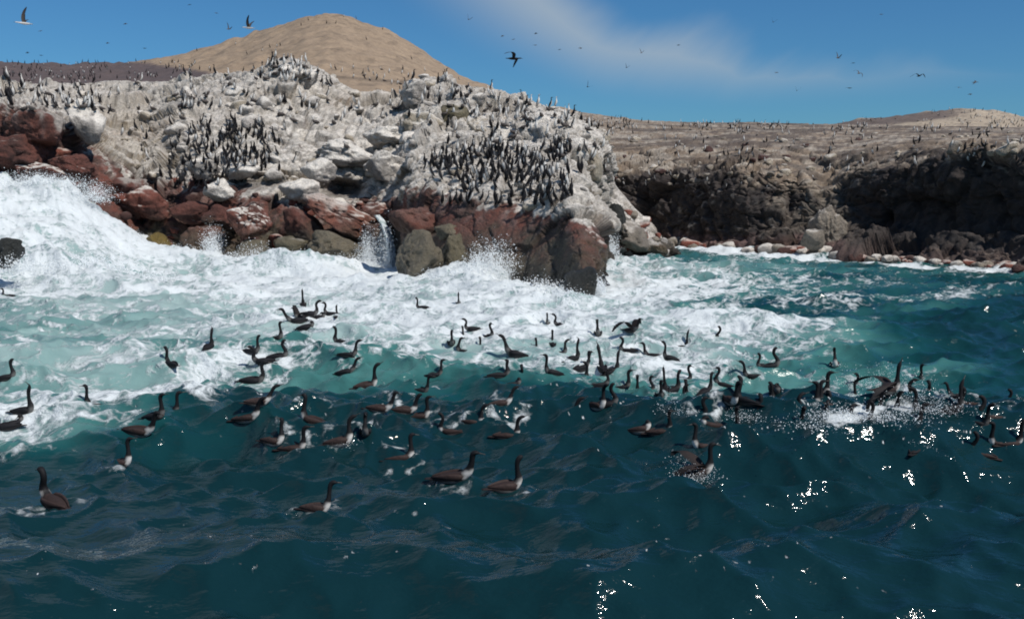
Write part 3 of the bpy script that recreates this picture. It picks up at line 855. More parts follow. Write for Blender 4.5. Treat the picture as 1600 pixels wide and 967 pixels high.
 (1222,615,22,'L','leaning',.2,1,'cormorant leaning left above the gap before the breaking crest crowd'),
 (1284,645,24,'RA','curved',.3,1,'curved neck in the white water at the front of the crowd'),
 (1326,618,26,'R','erect',.3,0,'cormorant just beyond the right end of the crest crowd'),
 (1345,600,22,'LT','curved',.3,1,'far cormorant in thin spray between crowd and wing beater'),
 (1358,628,26,'RT','erect',.2,1,'dark neck hard against the left side of the wing beater'),
 (1405,610,24,'R','curved',.3,1,'cormorant behind the right wing of the wing beater'),
 (1462,620,28,'A','erect',.2,1,'upper cormorant in the spray beside the very tall neck'),
 (1500,618,26,'LA','leaning',.2,1,'cormorant tucked behind the very tall necked one'),
 (1552,640,26,'L','curved',.3,0,'lone cormorant above the three together at the lower right edge'),
 (1068,590,24,'RT','curved',.4,1,'small neck at the foam edge above the knot of three tall necks'),
 (1130,596,24,'L','curved',.3,1,'curved neck behind the upright brown cormorant'),
 (880,640,22,'R','leaning',.4,0,'faint brown cormorant low on dark water left of the spread tailed one'),
]

# ------------------------------------------------------------------ the sea
XS = [-100, 0, 100, 200, 300, 400, 500, 600, 700, 800, 900, 1000, 1100, 1200, 1300, 1400, 1500, 1600]
FOAM = {
 380: '99999999999389920',  400: '99999999996238960',  420: '99999999997531369', 430: '99999999998753335', 440: '99989999998774233',
 450: '99889999999865363', 460: '88768999999756572', 470: '76656888888654663', 480: '64446888887534321', 490: '43336788874211100',
 500: '23346788884211000', 510: '23346788887543100', 520: '33445678887666100', 540: '34454578888875100', 560: '44554467787652110', 570: '54565557887641110', 580: '44566224676421320',
 600: '45675111122322542', 620: '66773000000223652', 640: '78851000000145542', 650: '88863000000045542', 660: '88620000000034211', 670: '88510000000034210', 680: '76300000000034011',
 700: '43100000000000000', 720: '10000000000000000', 1100: '00000000000000000'}
MILK = {
 380: '99999999995444420', 430: '99999999998654432', 460: '99999999997654432', 480: '88889999997533221', 500: '77789999996543211', 520: '78889999999875211',
 540: '88888899999985211', 560: '88887788889754211', 580: '88886556666544431', 600: '88875333334444432', 620: '88863222223334432', 640: '88742111112224432',
 660: '87521111111123311', 680: '75311000000001100', 700: '42110000000000000', 720: '11000000000000000', 1100: '00000000000000000'}
def lookup(tab, px, py):
    rows = sorted(tab); A = np.array([[int(ch) for ch in tab[r]] for r in rows], float)
    A = np.concatenate([A[:, :1], A], 1)              # column for -100
    px = np.clip(px, -100, 1599.9); py = np.clip(py, rows[0], rows[-1] - 0.01)
    R = np.array(rows, float)
    i = np.clip(np.searchsorted(R, py, side='right') - 1, 0, len(R) - 2)
    s = (py - R[i]) / (R[i + 1] - R[i])
    u = (px + 100) / 100.0; j = np.clip(u.astype(int), 0, A.shape[1] - 2); t = u - j
    s = s * s * (3 - 2 * s); t = t * t * (3 - 2 * t)
    return (A[i, j] * (1 - s) * (1 - t) + A[i + 1, j] * s * (1 - t) + A[i, j + 1] * (1 - s) * t + A[i + 1, j + 1] * s * t) / 9.0

wr = np.random.default_rng(21)
WAVES = []
for lam in np.geomspace(0.28, 9.0, 64):
    th = math.radians(250) + wr.normal() * (0.75 if lam < 3 else 0.40)      # wind sea running towards lower right
    k = 2 * math.pi / lam
    amp = 0.0088 * lam ** 0.90 * (0.6 + 0.8 * wr.random()) * (0.55 if lam > 4 else 1.0)
    if 0.3 < lam < 1.5: amp *= 1.95
    WAVES.append((k * math.cos(th), k * math.sin(th), k, amp, wr.uniform(0, 6.28)))
# single swells in front of the boat: (px, py of the crest, half-length m, half-width m, height m, slant)
SWELLS = [(500, 905, 2.4, 0.55, 0.32, 0.12), (1240, 880, 2.3, 0.55, 0.33, 0.03), (1350, 712, 3.2, 0.95, 0.42, 0.0), (860, 790, 2.6, 0.6, 0.20, -0.05),
          (150, 880, 2.2, 0.6, 0.12, 0.15), (1560, 700, 3.0, 1.2, 0.22, -0.1), (330, 690, 4.0, 1.2, 0.14, 0.05), (1000, 900, 2.0, 0.5, 0.10, 0.0),
          (760, 655, 6.0, 1.2, 0.16, 0.0), (110, 560, 6, 1.6, 0.20, 0), (700, 560, 8, 1.8, 0.22, 0), (1150, 520, 7, 1.6, 0.28, 0.0), (250, 640, 5, 1.2, 0.22, 0.12)]
MOUNDS = [  # surf heaped against the rocks: (px, py, half-width m, depth m, height m)
 (600, 412, 1.1, 1.3, 1.5), (545, 424, 1.7, 1.0, 0.7), (360, 424, 1.6, 1.0, 0.9), (430, 426, 1.3, 0.9, 0.7), (300, 420, 1.6, 1.3, 0.8), (750, 448, 1.3, 1.0, 1.2), (720, 455, 1.2, 0.9, 0.6),
 (800, 462, 1.5, 0.8, 0.5), (860, 476, 1.6, 0.7, 0.55), (640, 452, 1.6, 0.8, 0.4), (950, 424, 1.0, 2.4, 0.5), (480, 428, 1.8, 0.9, 0.5), (1120, 396, 2.6, 1.4, 0.35)]
MW = [(ground(m[0], m[1]), m[2], m[3], m[4]) for m in MOUNDS]
SW = [(ground(s[0], s[1]), s[2], s[3], s[4], s[5]) for s in SWELLS]
def sea(X, Y):
    """height and sideways shift of the water surface over the point (X, Y) of still water"""
    z = np.zeros_like(X); dx = np.zeros_like(X); dy = np.zeros_like(X)
    px = 800 + F * X / np.maximum(Y, 1.0) / 1.01
    calm = 1.0
    for kx, ky, k, a, ph in WAVES:
        fade = 1.0
        p = kx * X + ky * Y + ph
        z += a * np.cos(p); sn = np.sin(p)
        dx -= 0.8 * a * kx / k * sn; dy -= 0.8 * a * ky / k * sn
    # patchiness of the wind sea
    pt = 0.65 + 0.9 * fbm2(np.stack([X * 0.13, Y * 0.13], -1), 2, 900)
    z *= pt
    for (gx, gy), L, W, h, sl in SW:
        u = (X - gx); v = (Y - gy - sl * u + 0.25 * np.sin(u * 0.7 + gx))
        e = np.exp(-(u / L) ** 2)
        v2 = np.where(v > 0, v / (W * 1.6), v / W)          # steeper on the side towards the boat
        z += h * e * (np.exp(-v2 ** 2) - 0.45 * np.exp(-((v + 1.7 * W) / (1.2 * W)) ** 2))
    lump = fbm2(np.stack([X * 0.9, Y * 0.9], -1), 4, 930)
    lump2 = fbm2(np.stack([X * 3.1, Y * 3.1], -1), 3, 931)
    up = np.zeros_like(X)
    for (gx, gy), a, b, h in MW:
        h = h * 0.55
        g = np.exp(-((X - gx) / a) ** 2 - (np.maximum(0, gy - Y) / b) ** 2 - (np.maximum(0, Y - gy) / (b * 3)) ** 2)
        up += h * g * (0.25 + 1.4 * lump)
    # the great wash running up the rocks on the left
    edge = np.interp(px, [-400, 0, 110, 170, 230, 300, 380], [1, 1, 0.93, 0.58, 0.28, 0.10, 0.0])
    y0 = np.interp(px, [-400, 0, 150, 260, 380], [31.0, 31.5, 34.5, 39, 43])
    t = np.clip((Y - y0) / (45.0 - y0), 0, 1.0)
    rise = 4.0 * edge * (0.25 * t + 0.75 * t * t * (3 - 2 * t))
    breaker = 0.85 * np.exp(-((px - 120) / 110) ** 2) * np.exp(-((Y - (35.0 - 0.01 * (px - 120))) / 1.5) ** 2)
    up += rise * (0.86 + 0.28 * lump) + breaker * (0.5 + lump)
    churn = np.clip(up * 0.6, 0, 0.7)
    z += up + churn * (lump2 - 0.5) * 0.30
    return z, dx, dy, up
def smooth_rows():
    a = np.concatenate([np.array([-60, -20, -5, 1, 3, 4.5]), 1.0 / np.linspace(1 / 5.6, 1 / 80.0, 860) , np.array([84, 90, 100, 130, 200])])
    return a
rows = smooth_rows()
ucols = np.concatenate([np.linspace(-6, -1.0, 12)[:-1], np.linspace(-1.0, -0.56, 40)[:-1], np.linspace(-0.56, 0.56, 900), np.linspace(0.56, 1.0, 40)[1:], np.linspace(1.0, 6, 12)[1:]])
Ycl = np.maximum(rows, 8.0)
GX = ucols[:, None] * Ycl[None, :]
GY = np.broadcast_to(rows[None, :], GX.shape).copy()
fx, fy = GX.ravel(), GY.ravel()
hz, hdx, hdy, hup = sea(fx, fy)
P = np.stack([fx + hdx, fy + hdy, hz], -1)
# foam laid on the water: a world-space pattern
d0 = np.maximum(fy, 2.0)
ppx, ppy = to_px(np.stack([fx, d0, np.zeros_like(fx)], -1))
xy = np.stack([fx, fy], -1)
warp = np.stack([fbm2(xy * 0.35, 3, 940), fbm2(xy * 0.35, 3, 941)], -1) - 0.5
ppxw = ppx + warp[:, 0] * 90 * (20 / np.maximum(d0, 8)); ppyw = ppy + warp[:, 1] * 26
fm = lookup(FOAM, ppxw, np.clip(ppyw, 380, 1099)); mk = lookup(MILK, ppxw, np.clip(ppyw, 380, 1099))
q = xy + warp * 3.0
st = fbm2(q * np.array((0.35, 1.1)), 5, 950, 0.6)
F1, F2, _, _ = worley(np.concatenate([q * np.array((0.8, 1.5)), np.zeros((len(q), 1))], 1) + 0.3 * (fbm2(q * 2, 3, 951)[:, None] - 0.5), 960)
lace = np.exp(-(F2 - F1) / 0.12)
fine = fbm2(xy * 6.0, 3, 955)
foam = fm * 1.42 - 0.46 + (st - 0.5) * 1.75 + (lace - 0.35) * 0.42 * sstep(0.05, 0.3, fm) + (fine - 0.5) * 0.35
st2 = fbm2(q * np.array((0.5, 2.2)) + 7, 5, 958, 0.62)
foam = np.maximum(foam, sstep(0.25, 0.6, mk) * (sstep(0.50, 0.66, st2) * 0.75 - 0.02 + (fine - 0.5) * 0.4))
foam = np.where(fm < 0.03, -0.6, foam)
veil = fbm2(np.stack([fx * 0.9, hz * 2.2 + fy * 0.3], -1), 5, 985, 0.62)
foam = np.maximum(foam, np.clip(hup * 2.2, 0, 1.15) - 0.30 + (st - 0.5) * 1.0 + (veil - 0.5) * 1.5 * sstep(0.3, 1.0, hup))
# breaking edge along the far shore
sh_y = np.interp(ppx, [1040, 1060, 1120, 1165, 1205, 1250, 1290, 1335, 1400, 1470, 1560, 1680], [386, 388, 394, 398, 401, 404, 407, 410, 414, 419, 425, 436])
wdt = np.interp(ppx, [1040, 1100, 1200, 1260, 1400, 1700], [5, 7, 6, 3.0, 2.2, 2.5])
line = np.exp(-((ppy - sh_y + (st - 0.5) * 6) / wdt) ** 2) * sstep(1030, 1070, ppx)
foam = np.maximum(foam, line * 1.8 - 0.4 + (fine - 0.5) * 0.8)
# small white caps and bubbles on the crest behind the birds at the right
cap = np.exp(-((ppx - 1370) / 125) ** 2 - ((ppy - 704 - 6 * np.sin(ppx * 0.03)) / 9) ** 2)
foam = np.maximum(foam, cap * 1.9 - 0.80 + (fine - 0.5) * 1.6 + (st - .5) * 2.2)
for (bx, by, bh) in [(b_[0], b_[1], b_[2]) for b_ in SEA_BIRDS]:
    gx, gy = ground(bx, by)
    m_ = (np.abs(fx - gx) < 1.1) & (np.abs(fy - gy) < 1.4)
    rr_ = np.sqrt((fx[m_] - gx) ** 2 + ((fy[m_] - gy) * 0.9) ** 2)
    P[m_, 2] += 0.018 * np.cos(rr_ * 2 * math.pi / 0.22) * np.exp(-(rr_ / 0.55) ** 2) + 0.010 * np.exp(-(rr_ / 0.25) ** 2)
    fl = np.exp(-((rr_ - 0.22) / 0.14) ** 2) * (fbm2(xy[m_] * 9 + bx, 3, 990))
    foam[m_] = np.maximum(foam[m_], fl * (1.15 if by < 700 else 0.95) - 0.22)
crest = sstep(0.10, 0.26, hz)
glint_fleck = fbm2(xy * 15, 3, 995, 0.6)  # small foam flecks, also standing in for sun sparkles painted white
foam = np.maximum(foam, (sstep(0.77, 0.82, glint_fleck) * (0.2 + 0.9 * crest)) * sstep(560, 640, ppy) * 0.9)
foam = np.clip(foam, 0, 1.25)
milk = np.clip(mk * 1.05 - 0.05 + (fbm2(xy * np.array((0.25, 0.7)), 4, 970) - 0.5) * 0.7 * sstep(0.0, 0.25, mk), 0, 1)

mw, t, b = new_mat('sea_water')
M_SEA = mw
af = N(t, 'ShaderNodeAttribute', attribute_name='foam'); am = N(t, 'ShaderNodeAttribute', attribute_name='milk')
g = N(t, 'ShaderNodeNewGeometry')
def nz(scale, detail, rough=0.6, vec=None, stretch=None):
    n = N(t, 'ShaderNodeTexNoise'); n.inputs['Scale'].default_value = scale; n.inputs['Detail'].default_value = detail; n.inputs['Roughness'].default_value = rough
    if stretch:
        m_ = N(t, 'ShaderNodeMapping'); m_.inputs['Scale'].default_value = stretch
        t.links.new(g.outputs['Position'], m_.inputs[0]); t.links.new(m_.outputs[0], n.inputs['Vector'])
    else: t.links.new(g.outputs['Position'], n.inputs['Vector'])
    return n.outputs[0]
def mth(op, a, b_=None, clamp=False):
    n = N(t, 'ShaderNodeMath', operation=op, use_clamp=clamp)
    for i, v in enumerate((a, b_)):
        if v is None: continue
        if isinstance(v, (int, float)): n.inputs[i].default_value = v
        else: t.links.new(v, n.inputs[i])
    return n.outputs[0]
fn1 = nz(7.0, 5, 0.7, stretch=(1, 1.6, 1))
wv = N(t, 'ShaderNodeTexNoise'); wv.inputs['Scale'].default_value = 1.6; wv.inputs['Detail'].default_value = 3
t.links.new(g.outputs['Position'], wv.inputs['Vector'])
wp = N(t, 'ShaderNodeVectorMath', operation='MULTIPLY_ADD'); wp.inputs[1].default_value = (1.2, 1.2, 0)
t.links.new(wv.outputs['Color'], wp.inputs[0]); t.links.new(g.outputs['Position'], wp.inputs[2])
def lacef(scale):
    v = N(t, 'ShaderNodeTexVoronoi', feature='DISTANCE_TO_EDGE'); v.inputs['Scale'].default_value = scale
    t.links.new(wp.outputs[0], v.inputs['Vector'])
    return mth('SUBTRACT', 0.16, v.outputs['Distance'])
lc = mth('ADD', mth('MULTIPLY', lacef(1.5), 1.3), mth('MULTIPLY', lacef(4.5), 1.1))
ff = N(t, 'ShaderNodeMapRange', interpolation_type='SMOOTHSTEP'); ff.inputs['From Min'].default_value = 0.36; ff.inputs['From Max'].default_value = 1.05
t.links.new(mth('ADD', mth('ADD', af.outputs['Fac'], lc), mth('MULTIPLY', mth('SUBTRACT', fn1, 0.5), 1.0)), ff.inputs[0])
foamf = mth('MULTIPLY', ff.outputs[0], mth('GREATER_THAN', af.outputs['Fac'], 0.02))
c1 = N(t, 'ShaderNodeMix', data_type='RGBA')
c1.inputs[6].default_value = (0.0022, 0.020, 0.027, 1); c1.inputs[7].default_value = (0.215, 0.405, 0.385, 1)
mr = N(t, 'ShaderNodeValToRGB')
e = mr.color_ramp.elements
e[0].position = 0.0; e[0].color = (0.0040, 0.0225, 0.0275, 1)
e[1].position = 1.0; e[1].color = (0.29, 0.39, 0.38, 1)
x = mr.color_ramp.elements.new(0.25); x.color = (0.006, 0.048, 0.053, 1)
x = mr.color_ramp.elements.new(0.55); x.color = (0.045, 0.150, 0.142, 1)
x = mr.color_ramp.elements.new(0.8); x.color = (0.135, 0.245, 0.238, 1)
t.links.new(am.outputs['Fac'], mr.inputs[0])
c2 = N(t, 'ShaderNodeMix', data_type='RGBA')
c2.inputs[7].default_value = (0.64, 0.685, 0.70, 1)
t.links.new(foamf, c2.inputs[0]); t.links.new(mr.outputs[0], c2.inputs[6])
t.links.new(c2.outputs[2], b.inputs['Base Color'])
rg = N(t, 'ShaderNodeMapRange'); rg.inputs['To Min'].default_value = 0.06; rg.inputs['To Max'].default_value = 0.75
t.links.new(mth('MAXIMUM', foamf, mth('MULTIPLY', am.outputs['Fac'], 0.45)), rg.inputs[0]); t.links.new(rg.outputs[0], b.inputs['Roughness'])
b.inputs['IOR'].default_value = 1.33
rip = mth('ADD', mth('MULTIPLY', nz(2.8, 4, 0.52, stretch=(0.6, 1.5, 1)), 0.075), mth('MULTIPLY', nz(13, 3, 0.55, stretch=(0.8, 1.3, 1)), 0.009))
hgt = mth('ADD', rip, mth('MULTIPLY', mth('MULTIPLY', foamf, fn1), 0.09))
bp = N(t, 'ShaderNodeBump'); bp.inputs['Strength'].default_value = 0.8; bp.inputs['Distance'].default_value = 1.0
t.links.new(hgt, bp.inputs['Height']); t.links.new(bp.outputs[0], b.inputs['Normal'])
SEA = link('sea_water', mesh_from('sea_water', P, grid_faces(len(ucols), len(rows))[:, ::-1], mw, True, {'foam': foam, 'milk': milk}), kind='structure')
bpy.context.view_layer.update()

# ------------------------------------------------------------------ spray thrown up by the surf: droplets
OV = np.array([(1,0,0),(-1,0,0),(0,1,0),(0,-1,0),(0,0,1),(0,0,-1)], float)
OF = np.array([(0,2,4),(2,1,4),(1,3,4),(3,0,4),(2,0,5),(1,2,5),(3,1,5),(0,3,5)])
def drops(name, C, R, label, cat=None):
    V = (C[:, None] + OV[None] * R[:, None, None] * RNG.uniform(0.7, 1.3, (len(C), 6, 1))).reshape(-1, 3)
    Fa = (OF[None] + 6 * np.arange(len(C))[:, None, None]).reshape(-1, 3)
    return link(name, mesh_from(name, V, Fa, M_SPRAY, True), kind='stuff', label=label, category=cat or 'sea spray')
def plume(px, py, Y, rx, up, n, size=(0.006, 0.026), lean=0.0, thick=0.5):
    """a burst rooted at (px, py, Y): rx half-width px, up height px"""
    c = at(px, py, Y); k = Y / F
    if Y < 22:                         # rooted on the living water surface
        l_, _n = hit(SEA, px, py)
        if l_ is not None: c = np.array(l_[:]); k = c[1] / F
    u = RNG.normal(0, 0.5, n); h = RNG.random(n) ** 1.8
    # streaky: bunch droplets along a few jets
    jets = RNG.normal(0, 0.6, 14); pick = RNG.integers(0, 14, n)
    u = 0.45 * u + 0.65 * jets[pick] ; hh = h * (0.35 + 0.65 * RNG.random(14)[pick])
    C = np.stack([c[0] + (u + lean * h) * rx * k, c[1] + RNG.normal(0, thick, n) * (0.4 + h), c[2] + (hh + RNG.normal(0, 0.13, n) * (Y > 22)) * up * k], -1)
    R = size[0] + (size[1] - size[0]) * RNG.random(n) ** 3
    return C, R
PL = [(606,415,43.0,12,75,500),(600,418,44.5,20,70,2600),(585,425,43,34,30,1600),(545,420,43.6,40,26,1300),(365,425,43.4,46,34,2200),(335,412,44.5,14,60,1300),(430,425,43.4,40,34,2200),(400,424,43.6,30,46,1500),(470,420,43.8,30,30,1200),(330,395,45.0,16,40,900),(270,405,45.4,26,26,900),(575,400,44,14,44,900),(300,415,44.8,26,32,1200),
      (765,440,35.0,42,62,4200),(725,450,34.6,26,44,1800),(690,446,34.6,34,28,1500),(650,455,34.4,30,22,900),(840,468,31.6,50,34,2600),(885,478,29.6,34,32,1800),(930,455,31,16,26,600),
      (60,290,44.0,70,26,2200),(150,312,44.5,40,30,900),(200,385,45.0,24,30,1300),(120,430,35.2,80,34,3600),(200,440,36,60,24,1500),(20,420,33.2,26,30,800),
      (955,400,46,12,50,900),(1140,394,58,60,10,900),(950,430,40,16,24,500)]
Cs, Rs = zip(*[plume(a, b_, c_, d_, e_, int(n_ * 3.2)) for (a, b_, c_, d_, e_, n_) in PL])
drops('surf_spray', np.concatenate(Cs), np.concatenate(Rs), 'white spray bursting where the swell hits the foot of the headland')
PL2 = [(1085,745,13.6,34,34,1600,(0.003,0.014)),(1060,738,13.8,22,30,300,(0.004,0.015)),(1430,640,17.2,70,50,3600,(0.003,0.017)),(1300,650,17.2,60,26,2600,(0.003,0.017)),(1160,650,17.2,40,20,1200,(0.003,0.016)),(1050,640,17.5,30,16,700,(0.003,0.015)),(1370,650,17.0,100,26,2800,(0.005,0.022)),(1340,600,19.5,50,34,1200,(0.004,0.018)),(1400,600,19.5,40,50,1200,(0.004,0.018)),
       (1270,664,16.8,40,12,700,(0.005,0.02)),(1480,640,17.8,40,40,600,(0.004,0.018)),(1305,568,21,14,8,200,(0.005,0.02)),(545,690,15,30,10,200,(0.004,0.014)),(1433,690,15.5,14,8,120,(0.004,0.015))]
Cs, Rs = zip(*[plume(a, b_, c_, d_ * 1.15, e_ * 0.8, int(n_ * 0.6), (s_[0] * 0.5, s_[1] * 0.5), 0, 0.35) for (a, b_, c_, d_, e_, n_, s_) in PL2])
drops('bird_splash', np.concatenate(Cs), np.concatenate(Rs), 'drops splashed up by cormorants beating the water at the right', 'splash')

# the little cascade draining back between the boulders
def cascade(path, wid, label):
    """water running down over the rock: a ribbon with ropey strands laid on what the sight line meets"""
    n, m = 60, 16
    tt = np.linspace(0, 1, n); k = np.linspace(0, 1, len(path))
    pxs = hermite(k, np.array([[p[0]] for p in path], float), tt)[:, 0]; pys = hermite(k, np.array([[p[1]] for p in path], float), tt)[:, 0]
    Ys = hermite(k, np.array([[p[2]] for p in path], float), tt)[:, 0]
    C = at(pxs, pys, Ys)
    a = np.linspace(-1, 1, m)
    V = C[:, None] + a[None, :, None] * np.array((1, 0, 0)) * (wid * (0.7 + 0.6 * tt))[:, None, None]
    V[..., 1] -= (0.35 * (1 - a ** 2))[None]
    nz_ = fbm(V.reshape(-1, 3) * np.array((7, 7, 1.2)), 3, 44).reshape(n, m)
    V[..., 1] -= 0.35 * (nz_ - 0.5); V[..., 0] += 0.12 * (nz_ - 0.5)
    back = V.copy(); back[..., 1] += 0.35
    P_ = np.concatenate([V.reshape(-1, 3), back.reshape(-1, 3)])
    F_ = grid_faces(n, m); F_ = np.concatenate([F_[:, ::-1], F_ + n * m])
    o = link('cascade', mesh_from('cascade', P_, F_, mw, True, {'foam': np.full(len(P_), 0.75) + 0.5 * (np.tile(nz_.ravel(), 2) - .5), 'milk': np.full(len(P_), 0.9)}), label=label, category='waterfall')
    return o
cascade([(588, 336, 44.2), (598, 350, 44.0), (606, 372, 43.7), (611, 400, 43.5), (614, 425, 43.3)], 0.15, 'small white cascade draining between the dark boulders left of the tall olive tan one')
# ------------------------------------------------------------------ birds
def tube(secs, seg=10, up_hint=None):
    """one continuous skin through sections (x, y, z, half-width across, half-height), closed at both ends"""
    S = np.array([s[:3] for s in secs], float); W = np.array([s[3] for s in secs]); H = np.array([s[4] for s in secs])
    n = len(S)
    # subdivide with Catmull-Rom for a smooth outline
    kn = np.arange(n, dtype=float); tt = np.linspace(0, n - 1, (n - 1) * 2 + 1)
    S = hermite(kn, S, tt); W = np.maximum(hermite(kn, W[:, None], tt)[:, 0], 0.0015); H = np.maximum(hermite(kn, H[:, None], tt)[:, 0], 0.0015)
    T = np.gradient(S, axis=0); T /= np.linalg.norm(T, axis=1, keepdims=True) + 1e-9
    side = np.array((0.0, 1.0, 0.0))
    V = []
    for k in range(len(S)):
        s_ = side - T[k] * (side @ T[k]); s_ /= np.linalg.norm(s_) + 1e-9
        u_ = np.cross(s_, T[k]) * -1
        a = np.arange(seg) * 2 * math.pi / seg
        V.append(S[k] + np.cos(a)[:, None] * s_ * W[k] + np.sin(a)[:, None] * u_ * H[k])
    V = np.concatenate(V + [S[:1], S[-1:]])
    Fa = []
    m = len(S)
    for k in range(m - 1):
        for j in range(seg):
            j2 = (j + 1) % seg
            Fa.append((k * seg + j, k * seg + j2, (k + 1) * seg + j2)); Fa.append((k * seg + j, (k + 1) * seg + j2, (k + 1) * seg + j))
    for j in range(seg):
        Fa.append((m * seg, (j + 1) % seg, j)); Fa.append((m * seg + 1, (m - 1) * seg + j, (m - 1) * seg + (j + 1) % seg))
    return V, np.array(Fa)[:, ::-1]
BLACK = np.array((0.0065, 0.0065, 0.008)); BROWN = np.array((0.030, 0.019, 0.017)); WHITE = np.array((0.62, 0.60, 0.57)); GREYB = np.array((0.10, 0.085, 0.075))

BODY = [(-0.40, 0, 0.045, .030, .006), (-0.33, 0, 0.045, .040, .010), (-0.24, 0, 0.048, .052, .028), (-0.14, 0, 0.045, .085, .060), (0.0, 0, 0.045, .102, .082), (0.10, 0, 0.055, .090, .080), (0.17, 0, 0.085, .062, .066)]
NECKS = {
 'erect': [(.205, 0, .135, .038, .044), (.215, 0, .19, .028, .030), (.212, 0, .25, .024, .025), (.208, 0, .31, .024, .025), (.218, 0, .352, .029, .030), (.250, 0, .372, .029, .027), (.285, 0, .370, .020, .017), (.300, 0, .368, .009, .009)],
 'curved': [(.215, 0, .125, .038, .042), (.225, 0, .18, .028, .030), (.195, 0, .235, .024, .026), (.175, 0, .285, .024, .025), (.190, 0, .330, .027, .029), (.225, 0, .352, .029, .027), (.262, 0, .346, .020, .017), (.278, 0, .342, .009, .009)],
 'alert': [(.190, 0, .140, .038, .046), (.195, 0, .20, .027, .029), (.200, 0, .26, .023, .024), (.205, 0, .32, .023, .024), (.212, 0, .368, .028, .029), (.228, 0, .405, .026, .026), (.243, 0, .440, .015, .014), (.249, 0, .452, .008, .008)],
 'leaning': [(.225, 0, .120, .038, .042), (.260, 0, .170, .028, .030), (.285, 0, .220, .024, .025), (.300, 0, .270, .024, .025), (.318, 0, .308, .029, .029), (.350, 0, .322, .028, .026), (.383, 0, .318, .019, .016), (.398, 0, .315, .009, .009)],
 'backward': [(.200, 0, .135, .038, .044), (.200, 0, .19, .028, .030), (.180, 0, .25, .024, .025), (.168, 0, .31, .024, .025), (.150, 0, .348, .029, .030), (.118, 0, .362, .029, .027), (.083, 0, .360, .020, .017), (.068, 0, .358, .009, .009)],
 'tucked': [(.205, 0, .115, .040, .042), (.210, 0, .145, .032, .034), (.180, 0, .175, .030, .030), (.150, 0, .178, .028, .028), (.115, 0, .168, .024, .022), (.09, 0, .158, .012, .012)],
}
BODY = [(a * .80, b, c - .010, d * .90, e_ * .90) for a, b, c, d, e_ in BODY]
NECKS = {k: [(a * .84, b, .085 + (c - .085) * (1.16 if k != 'tucked' else 1.0), d * (1.25 if i_ < 4 else 1.12), e_ * (1.25 if i_ < 4 else 1.12)) for i_, (a, b, c, d, e_) in enumerate(v)] for k, v in NECKS.items()}
def beak_for(neck):
    a, b = np.array(neck[-2][:3]), np.array(neck[-1][:3])
    d = (b - a) / np.linalg.norm(b - a)
    p = b - d * 0.006
    up = np.array((0, 0, 1.0)) - d * d[2]
    q = [(*p, .0095, .0095), (*(p + d * .03), .007, .007), (*(p + d * .06), .005, .005), (*(p + d * .072 - up * .004), .0035, .004), (*(p + d * .074 - up * .012), .0015, .002)]
    return tube(q, 6)
def paint(V, kind='sea'):
    c = np.tile(BLACK, (len(V), 1))
    body = (V[:, 2] < 0.125)
    brown = sstep(0.01, 0.06, V[:, 2]) * body * sstep(0.16, 0.10, V[:, 0])
    c = mix(c, BROWN[None], np.clip(brown, 0, 1) * 0.9)
    fr = sstep(0.125, 0.165, V[:, 0]) * sstep(0.160, 0.120, V[:, 2]) * sstep(-0.02, 0.03, V[:, 2]) * sstep(.062, .045, np.abs(V[:, 1]))
    c = mix(c, WHITE[None], np.clip(fr, 0, 1))
    belly = sstep(0.02, -0.01, V[:, 2])
    c = mix(c, WHITE[None] * 0.7, belly * 0.8)
    return c
BM, BKM = {}, {}
NV = 4
def jitter_neck(nk, v):
    if v == 0: return nk
    q = random.Random(v * 31); lean, s_, hd_, len_ = q.uniform(-.05, .06), q.uniform(-.022, .022), q.uniform(-.03, .05), q.uniform(.88, 1.08)
    out = []
    for i, (a, b_, c_, d, e_) in enumerate(nk):
        t_ = i / (len(nk) - 1)
        out.append((a + lean * t_ + s_ * math.sin(t_ * 6.28), q.uniform(-.004, .004) + v * .006 * t_ - .01 * t_, .085 + (c_ - .085) * len_ + hd_ * max(0, t_ - .65), d * q.uniform(.94, 1.06), e_ * q.uniform(.94, 1.06)))
    return out
for (k0, nk0) in [(k, nk) for k, nk in NECKS.items()]:
  for v in range(NV):
    k, nk = (k0, v), jitter_neck(nk0, v)
    V, Fa = tube(BODY + nk, 12)
    for dark in (0, 1):
        c = paint(V)
        if dark: c = mix(c, BLACK[None] * 1.1, 0.8 * np.ones(len(V)))
        BM[k, dark] = mesh_from('body', V, Fa, M_FEATHER, True, None, c)
    V, Fa = beak_for(nk)
    BKM[k] = mesh_from('beak', V, Fa, M_BEAK, True)
def wing_folded(sg):
    V, Fa = tube([(a * .8, b * .88, c - .014, d, e_ * .9) for a, b, c, d, e_ in [(-.30, sg * .020, .075, .006, .010), (-.22, sg * .048, .082, .012, .022), (-.10, sg * .078, .085, .016, .042), (.02, sg * .092, .085, .018, .052), (.12, sg * .085, .088, .016, .045), (.165, sg * .066, .095, .008, .020)]], 8)
    c = BROWN[None] * (0.75 + 0.9 * fbm(V * np.array((40, 8, 60)), 2, 5)[:, None])
    return V, Fa, c
WF = {}
for sg in (-1, 1):
    V, Fa, c = wing_folded(sg)
    for dark in (0, 1):
        WF[sg, dark] = mesh_from('wing', V, Fa, M_FEATHER, True, None, c if not dark else BLACK[None] * 1.6 + 0 * c)

